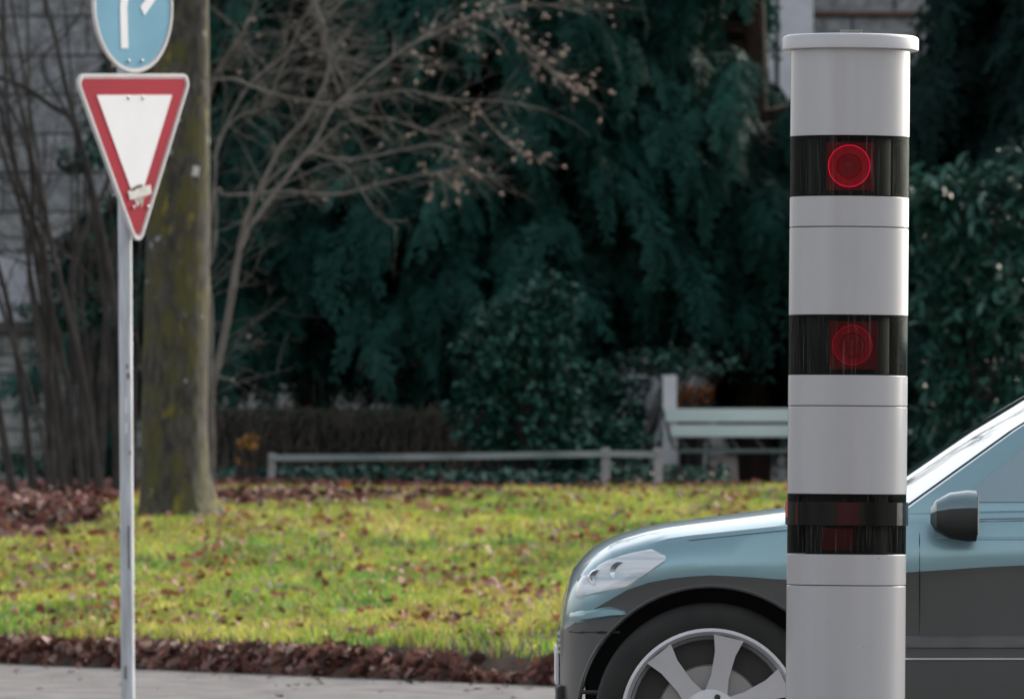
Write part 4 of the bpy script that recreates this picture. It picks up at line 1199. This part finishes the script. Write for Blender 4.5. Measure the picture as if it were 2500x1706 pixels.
for u in (0.0, 2.62):
    for sd_ in (-1, 1):
        # arch lip, dark liner
        b = MB(); pts = [(u + .379 * math.cos(a), sd_ * (side_w(u + .379 * math.cos(a), .335 + .379 * math.sin(a)) - .004), .335 + .379 * math.sin(a)) for a in [math.pi * (.02 + .96 * i / 30) for i in range(31)]]
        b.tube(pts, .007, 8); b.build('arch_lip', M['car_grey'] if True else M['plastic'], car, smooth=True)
        wc = (u, sd_ * (HW - .115), .333)
        tyre = empty('wheel', wc, (0, 0, 0 if sd_ < 0 else math.pi)); tyre.parent = car
        b = MB(); b.lathe([(.235, -.085), (.262, -.098), (.30, -.100), (.322, -.088), (.332, -.06), (.332, .06), (.322, .09), (.25, .10), (.235, .09)], 72, axis='Y'); b.build('tyre', M['rubber'], tyre, smooth=True, angle=60)
        b = MB()
        b.lathe([(.255, -.094), (.259, -.101), (.250, -.103), (.243, -.096), (.228, -.070), (.218, .09)], 72, axis='Y')
        b.lathe([(.085, -.07), (.083, -.082), (.060, -.086), (.045, -.090), (.0001, -.092)], 48, axis='Y')
        for k in range(7):
            a = 2 * math.pi * k / 7 + .45
            ca, sa = math.cos(a), math.sin(a); ta, tb_ = -sa, ca
            q = []
            for (rr, hw, yf) in ((.05, .036, -.080), (.12, .026, -.084), (.19, .030, -.090), (.238, .044, -.094)):
                for sgn in (-1, 1): q.append((ca * rr + ta * hw * sgn, yf, sa * rr + tb_ * hw * sgn))
                for sgn in (-1, 1): q.append((ca * rr + ta * hw * sgn * .8, yf + .028, sa * rr + tb_ * hw * sgn * .8))
            fs = []
            for i in range(3):
                o4 = i * 4; n4 = o4 + 4
                fs += [(o4, o4 + 1, n4 + 1, n4), (o4 + 2, n4 + 2, n4 + 3, o4 + 3), (o4, n4, n4 + 2, o4 + 2), (o4 + 1, o4 + 3, n4 + 3, n4 + 1)]
            b.add(q, fs)
        for k in range(5):
            a = 2 * math.pi * k / 5; b.lathe([(.009, -.084), (.009, -.093), (.0001, -.094)], 8, m=1, axis='Y', c=(.064 * math.cos(a), 0, .064 * math.sin(a)))
        b.build('rim', [M['rim'], M['rim_dark']], tyre, smooth=True, angle=30)
        b = MB(); b.lathe([(.0001, -.02), (.225, -.02)], 48, axis='Y'); b.build('brake_disc', M['rim_dark'], tyre)
        b = MB(); b.lathe([(.0001, -.035), (.15, -.035), (.155, -.03)], 48, axis='Y'); b.build('brake_rotor', M['bolt'], tyre)
        b = MB(); b.lathe([(.03, -.091), (.028, -.096), (.0001, -.098)], 32, axis='Y'); b.build('hub_cap', M['chrome'], tyre, smooth=True)

# surface-hugging patches on the body side: outline in (u, z) pushed out to the body's half width
def side_patch(nm, us_, zlo, zhi, m, out=.004, k=6, both=True, par=car):
    res = []
    for sd_ in ((-1, 1) if both else (-1,)):
        b = MB(); vs = []
        for u in us_:
            for j in range(k + 1):
                z = zlo(u) + (zhi(u) - zlo(u)) * j / k
                e = out * (1 if 0 < j < k else .0) - (0 if 0 < j < k else .004)
                if u in (us_[0], us_[-1]): e = -.004
                vs.append((u, sd_ * (side_w(u, z) + e), z))
        fs = [(i * (k + 1) + j, (i + 1) * (k + 1) + j, (i + 1) * (k + 1) + j + 1, i * (k + 1) + j + 1) for i in range(len(us_) - 1) for j in range(k)]
        if sd_ > 0: fs = [f[::-1] for f in fs]
        b.add(vs, fs); res.append(b.build(nm, m, par, smooth=True, angle=40))
    return res


L_ = lambda a, b, n: [a + (b - a) * i / n for i in range(n + 1)]
hl = side_patch('headlight', L_(-.388, -.125, 24), lambda u: I_(u, [-.43, -.25, -.18, -.125], [.672, .700, .745, .790]), lambda u: I_(u, [-.43, -.36, -.26, -.17, -.125], [.715, .775, .812, .822, .798]), M['lens'], out=.007, k=10)
for o in hl:
    sd_ = -1 if o.data.vertices[20].co.y < 0 else 1
    for (uu, zz_, rr) in ((-.325, .735, .026), (-.262, .755, .030)):
        w_ = side_w(uu, zz_) - .012
        b = MB(); b.lathe([(rr, 0), (rr * .9, -.018 * 1), (rr * .3, -.010)], 24, axis='Y', c=(uu, 0, zz_)); q = b.build('reflector', M['chrome'], o, smooth=True)
        q.location.y = sd_ * w_ - (.0 if sd_ < 0 else -.018)
side_patch('bumper_strip', L_(-.414, -.24, 14), lambda u: I_(u, [-.46, -.24], [.600, .628]), lambda u: I_(u, [-.46, -.3, -.24], [.632, .655, .640]), M['car_blue'], out=.012, k=4)
#side_patch('fog_light', L_(-.40, -.325, 8), lambda u: .468, lambda u: .505, M['lens'], out=.008, k=4)
side_patch('bumper_groove', L_(-.415, -.26, 14), lambda u: .575, lambda u: .583, M['plastic'], out=.003, k=2)
side_patch('bumper_groove', L_(-.41, -.30, 14), lambda u: .40, lambda u: .412, M['plastic'], out=.004, k=2)
side_patch('side_strip', L_(.42, 2.19, 20), lambda u: .497, lambda u: .512, M['chrome'], out=.012, k=3)
side_patch('rub_strip', L_(.42, 2.19, 20), lambda u: .528, lambda u: .575, mat('rub', (.12, .12, .125), .35, coat=.3, var=.1), out=.010, k=5)
side_patch('belt_trim', L_(.70, 3.0, 20), lambda u: shoulder(u) - .0125 - .004, lambda u: shoulder(u) - .0005, M['chrome'], out=.006, k=3)
side_patch('tail_lamp', L_(3.36, 3.53, 10), lambda u: .70, lambda u: .84, mat('tail', (.35, .02, .02), .2, coat=1, var=.1), out=.006, k=5)
hg = lambda u: shoulder(u) - .004
side_patch('bonnet_gap', L_(-.10, .50, 14), lambda u: hg(u) - .004, lambda u: hg(u), M['plastic'], out=.0035, k=3)
side_patch('indicator', L_(.43, .50, 5), lambda u: .80, lambda u: .822, M['amber'], out=.008, k=4)
side_patch('crease', L_(.62, 3.1, 30), lambda u: .845, lambda u: .855, M['car_blue'], out=.006, k=4)
for uu in (.60, 1.62, 2.2):
    side_patch('door_gap', [uu - .003, uu, uu + .003], lambda u: bot(u) + .05, lambda u: shoulder(u) - .02, M['plastic'], out=.0035, k=14)
side_patch('door_handle', L_(1.38, 1.54, 6), lambda u: .80, lambda u: .825, M['chrome'], out=.02, k=3)
# number plate, grille on the nose
b = MB(); b.box((-.438, 0, .472), (.012, .52, .11)); b.build('number_plate', M['sign_white'], car, bevel=.003)
b = MB()
for i in range(4): b.box((-.432, 0, .515 + i * .018), (.010, .62, .010))
b.build('grille', M['chrome'], car)
b = MB(); b.box((-.425, 0, .37), (.03, 1.02, .10)); b.build('air_intake', M['plastic'], car, bevel=.01)
# cabin
cab = MB(); st_ = []
def cabin_pts(t, grow=0.0):
    """t: 0 belt, 1 roof edge. outline of the greenhouse at that height"""
    z = I_(t, [0, .5, .85, 1.0], [.915, 1.16, 1.36, 1.425]); hw = I_(t, [0, .5, .85, 1], [.80, .715, .635, .56]) + grow
    uf = I_(t, [0, .5, .85, 1], [.43, .79, 1.12, 1.30]) - grow; ur = I_(t, [0, .5, .85, 1], [3.40, 3.22, 3.02, 2.85]) + grow
    bow = .13 * (1 - .3 * t)
    fr = [(uf + bow * (y / hw) ** 2 * (1) - bow * .15, y, z) for y in (-hw, -hw * .8, -hw * .4, 0, hw * .4, hw * .8, hw)]
    side2 = [(u, hw, z) for u in (1.62, 2.2, 2.9)]
    rr = [(ur - .12 * (y / hw) ** 2, y, z) for y in (hw, hw * .8, hw * .4, 0, -hw * .4, -hw * .8, -hw)]
    side1 = [(u, -hw, z) for u in (2.9, 2.2, 1.62)]
    side2 = [p for p in side2 if p[0] < rr[0][0] - .02]; 
    return fr + [(1.62, hw, z), (2.2, hw, z)] + rr + [(2.2, -hw, z), (1.62, -hw, z)]
ts = [-.12, 0, .15, .3, .5, .7, .85, .95, 1.0]
for t in ts:
    c = cabin_pts(max(0, t))
    if t < 0: c = [(x, y, z - .06) for x, y, z in c]
    cab.v.extend(c)
nc = len(c)
for i in range(len(ts) - 1):
    for j in range(nc):
        j2 = (j + 1) % nc
        cab.f.append([i * nc + j, i * nc + j2, (i + 1) * nc + j2, (i + 1) * nc + j]); cab.m.append(0)
base = len(cab.v)
roof = [(x * .93 + 2.1 * .07, y * .7, z + .035) for x, y, z in cabin_pts(1.0)]; cab.v.extend(roof); cab.v.append((2.1, 0, 1.475))
for j in range(nc):
    j2 = (j + 1) % nc
    cab.f.append([(len(ts) - 1) * nc + j, (len(ts) - 1) * nc + j2, base + j2, base + j]); cab.m.append(0)
    cab.f.append([base + j, base + j2, base + nc]); cab.m.append(0)
cab.f = [f[::-1] for f in cab.f]
cabin = cab.build('cabin', M['car_blue'], car, smooth=True, angle=40)


def glass(nm, ia, ib, t0, t1, sa=0., sb=0.):
    """pane over outline segments ia..ib (indices in cabin_pts), from t0 to t1, 4 mm proud"""
    b = MB(); vs = []; tt = L_(t0, t1, 8)
    for t in tt:
        c = cabin_pts(t, .005); seq = [Vector(c[i % nc]) for i in range(ia, ib + 1)]
        seq[0] = seq[0].lerp(seq[1], sa); seq[-1] = seq[-1].lerp(seq[-2], sb); vs += seq
    k = ib - ia + 1
    b.add(vs, [(i * k + j + 1, i * k + j, (i + 1) * k + j, (i + 1) * k + j + 1) for i in range(8) for j in range(k - 1)])
    return b.build(nm, M['car_glass'], car, smooth=True)


glass('windscreen', 0, 6, .06, .93, .25, .25)
glass('side_window', 6, 7, .08, .86, .12, .04); glass('side_window', 7, 8, .08, .86, .04, .04); glass('side_window', 8, 9, .08, .86, .04, .15)
glass('side_window', 17, 18, .08, .86, .04, .12); glass('side_window', 16, 17, .08, .86, .04, .04); glass('side_window', 15, 16, .08, .86, .15, .04)
glass('rear_window', 9, 15, .1, .85, .25, .25)
for sd_ in (-1, 1):
    mr = empty('mirror', (.70, sd_ * .98, .915)); mr.parent = car
    b = MB()
    for (x, w2, h2) in ((-.075, .02, .02), (-.06, .075, .045), (-.02, .098, .066), (.03, .105, .074), (.055, .104, .073)):
        for a in L_(0, 2 * math.pi, 15)[:-1]: b.v.append((x, w2 * math.copysign(abs(math.cos(a)) ** .75, math.cos(a)), h2 * math.copysign(abs(math.sin(a)) ** .75, math.sin(a))))
    for i in range(4):
        for j in range(15):
            j2 = (j + 1) % 15; b.f.append([i * 15 + j, i * 15 + j2, (i + 1) * 15 + j2, (i + 1) * 15 + j]); b.m.append(0 if 1 <= j <= 6 else 1)
    b.f.append(list(range(15))); b.m.append(0); b.f.append([60 + j for j in range(15)][::-1]); b.m.append(1)
    b.build('mirror_shell', [mat('mirror_paint', (.16, .24, .27), .3, metal=.3, coat=.5, var=.05), M['plastic']], mr, smooth=True)
    b = MB(); b.box((.01, -sd_ * .12, -.045), (.07, .12, .03)); b.build('mirror_arm', M['plastic'], mr, bevel=.008)
    b = MB(); b.box((.0585, 0, 0), (.004, .17, .11)); b.build('mirror_glass', M['chrome'], mr)
b = MB(); b.box((1.45, 0, .45), (3.6, .90, .56)); b.build('underbody', M['plastic'], car)


# ------------------------------------------------------------------ unseen houses added behind the viewer for glass and paint to reflect
M['render_a'] = mat('render_a', (.30, .25, .20), .9, col2=(.24, .20, .17), vscale=1.5)
M['street_glass'] = mat('street_glass', (.03, .035, .04), .08, var=.2)
for x0, x1, hh, lab in ((-34, -7, 11.5, 'unseen plain rendered house added behind the viewer on the left for reflections'), (9, 30, 13.5, 'unseen taller rendered house added behind the viewer on the right for reflections')):
    h = empty('reflection_house', ((x0 + x1) / 2, -24, 0)); tag(h, lab, 'house')
    b = MB(); b.box((0, 0, hh / 2), (x1 - x0, 8, hh)); b.build('wall', M['render_a'], h)
    b = MB(); b.box((0, 0, hh + .3), (x1 - x0 + .8, 8.8, .6), taper=.7); b.build('roof', M['ledge'], h)
    for r_ in range(3):
        for c_ in range(int((x1 - x0) / 3)):
            xx = -(x1 - x0) / 2 + 1.6 + c_ * 3.0
            b = MB(); b.box((xx, 4.03, 2.2 + r_ * 3.3), (1.3, .07, 1.8)); f = b.build('window', M['white_paint'], h)
            b = MB(); b.box((xx, 4.07, 2.2 + r_ * 3.3), (1.1, .02, 1.6)); b.build('pane', M['street_glass'], f)
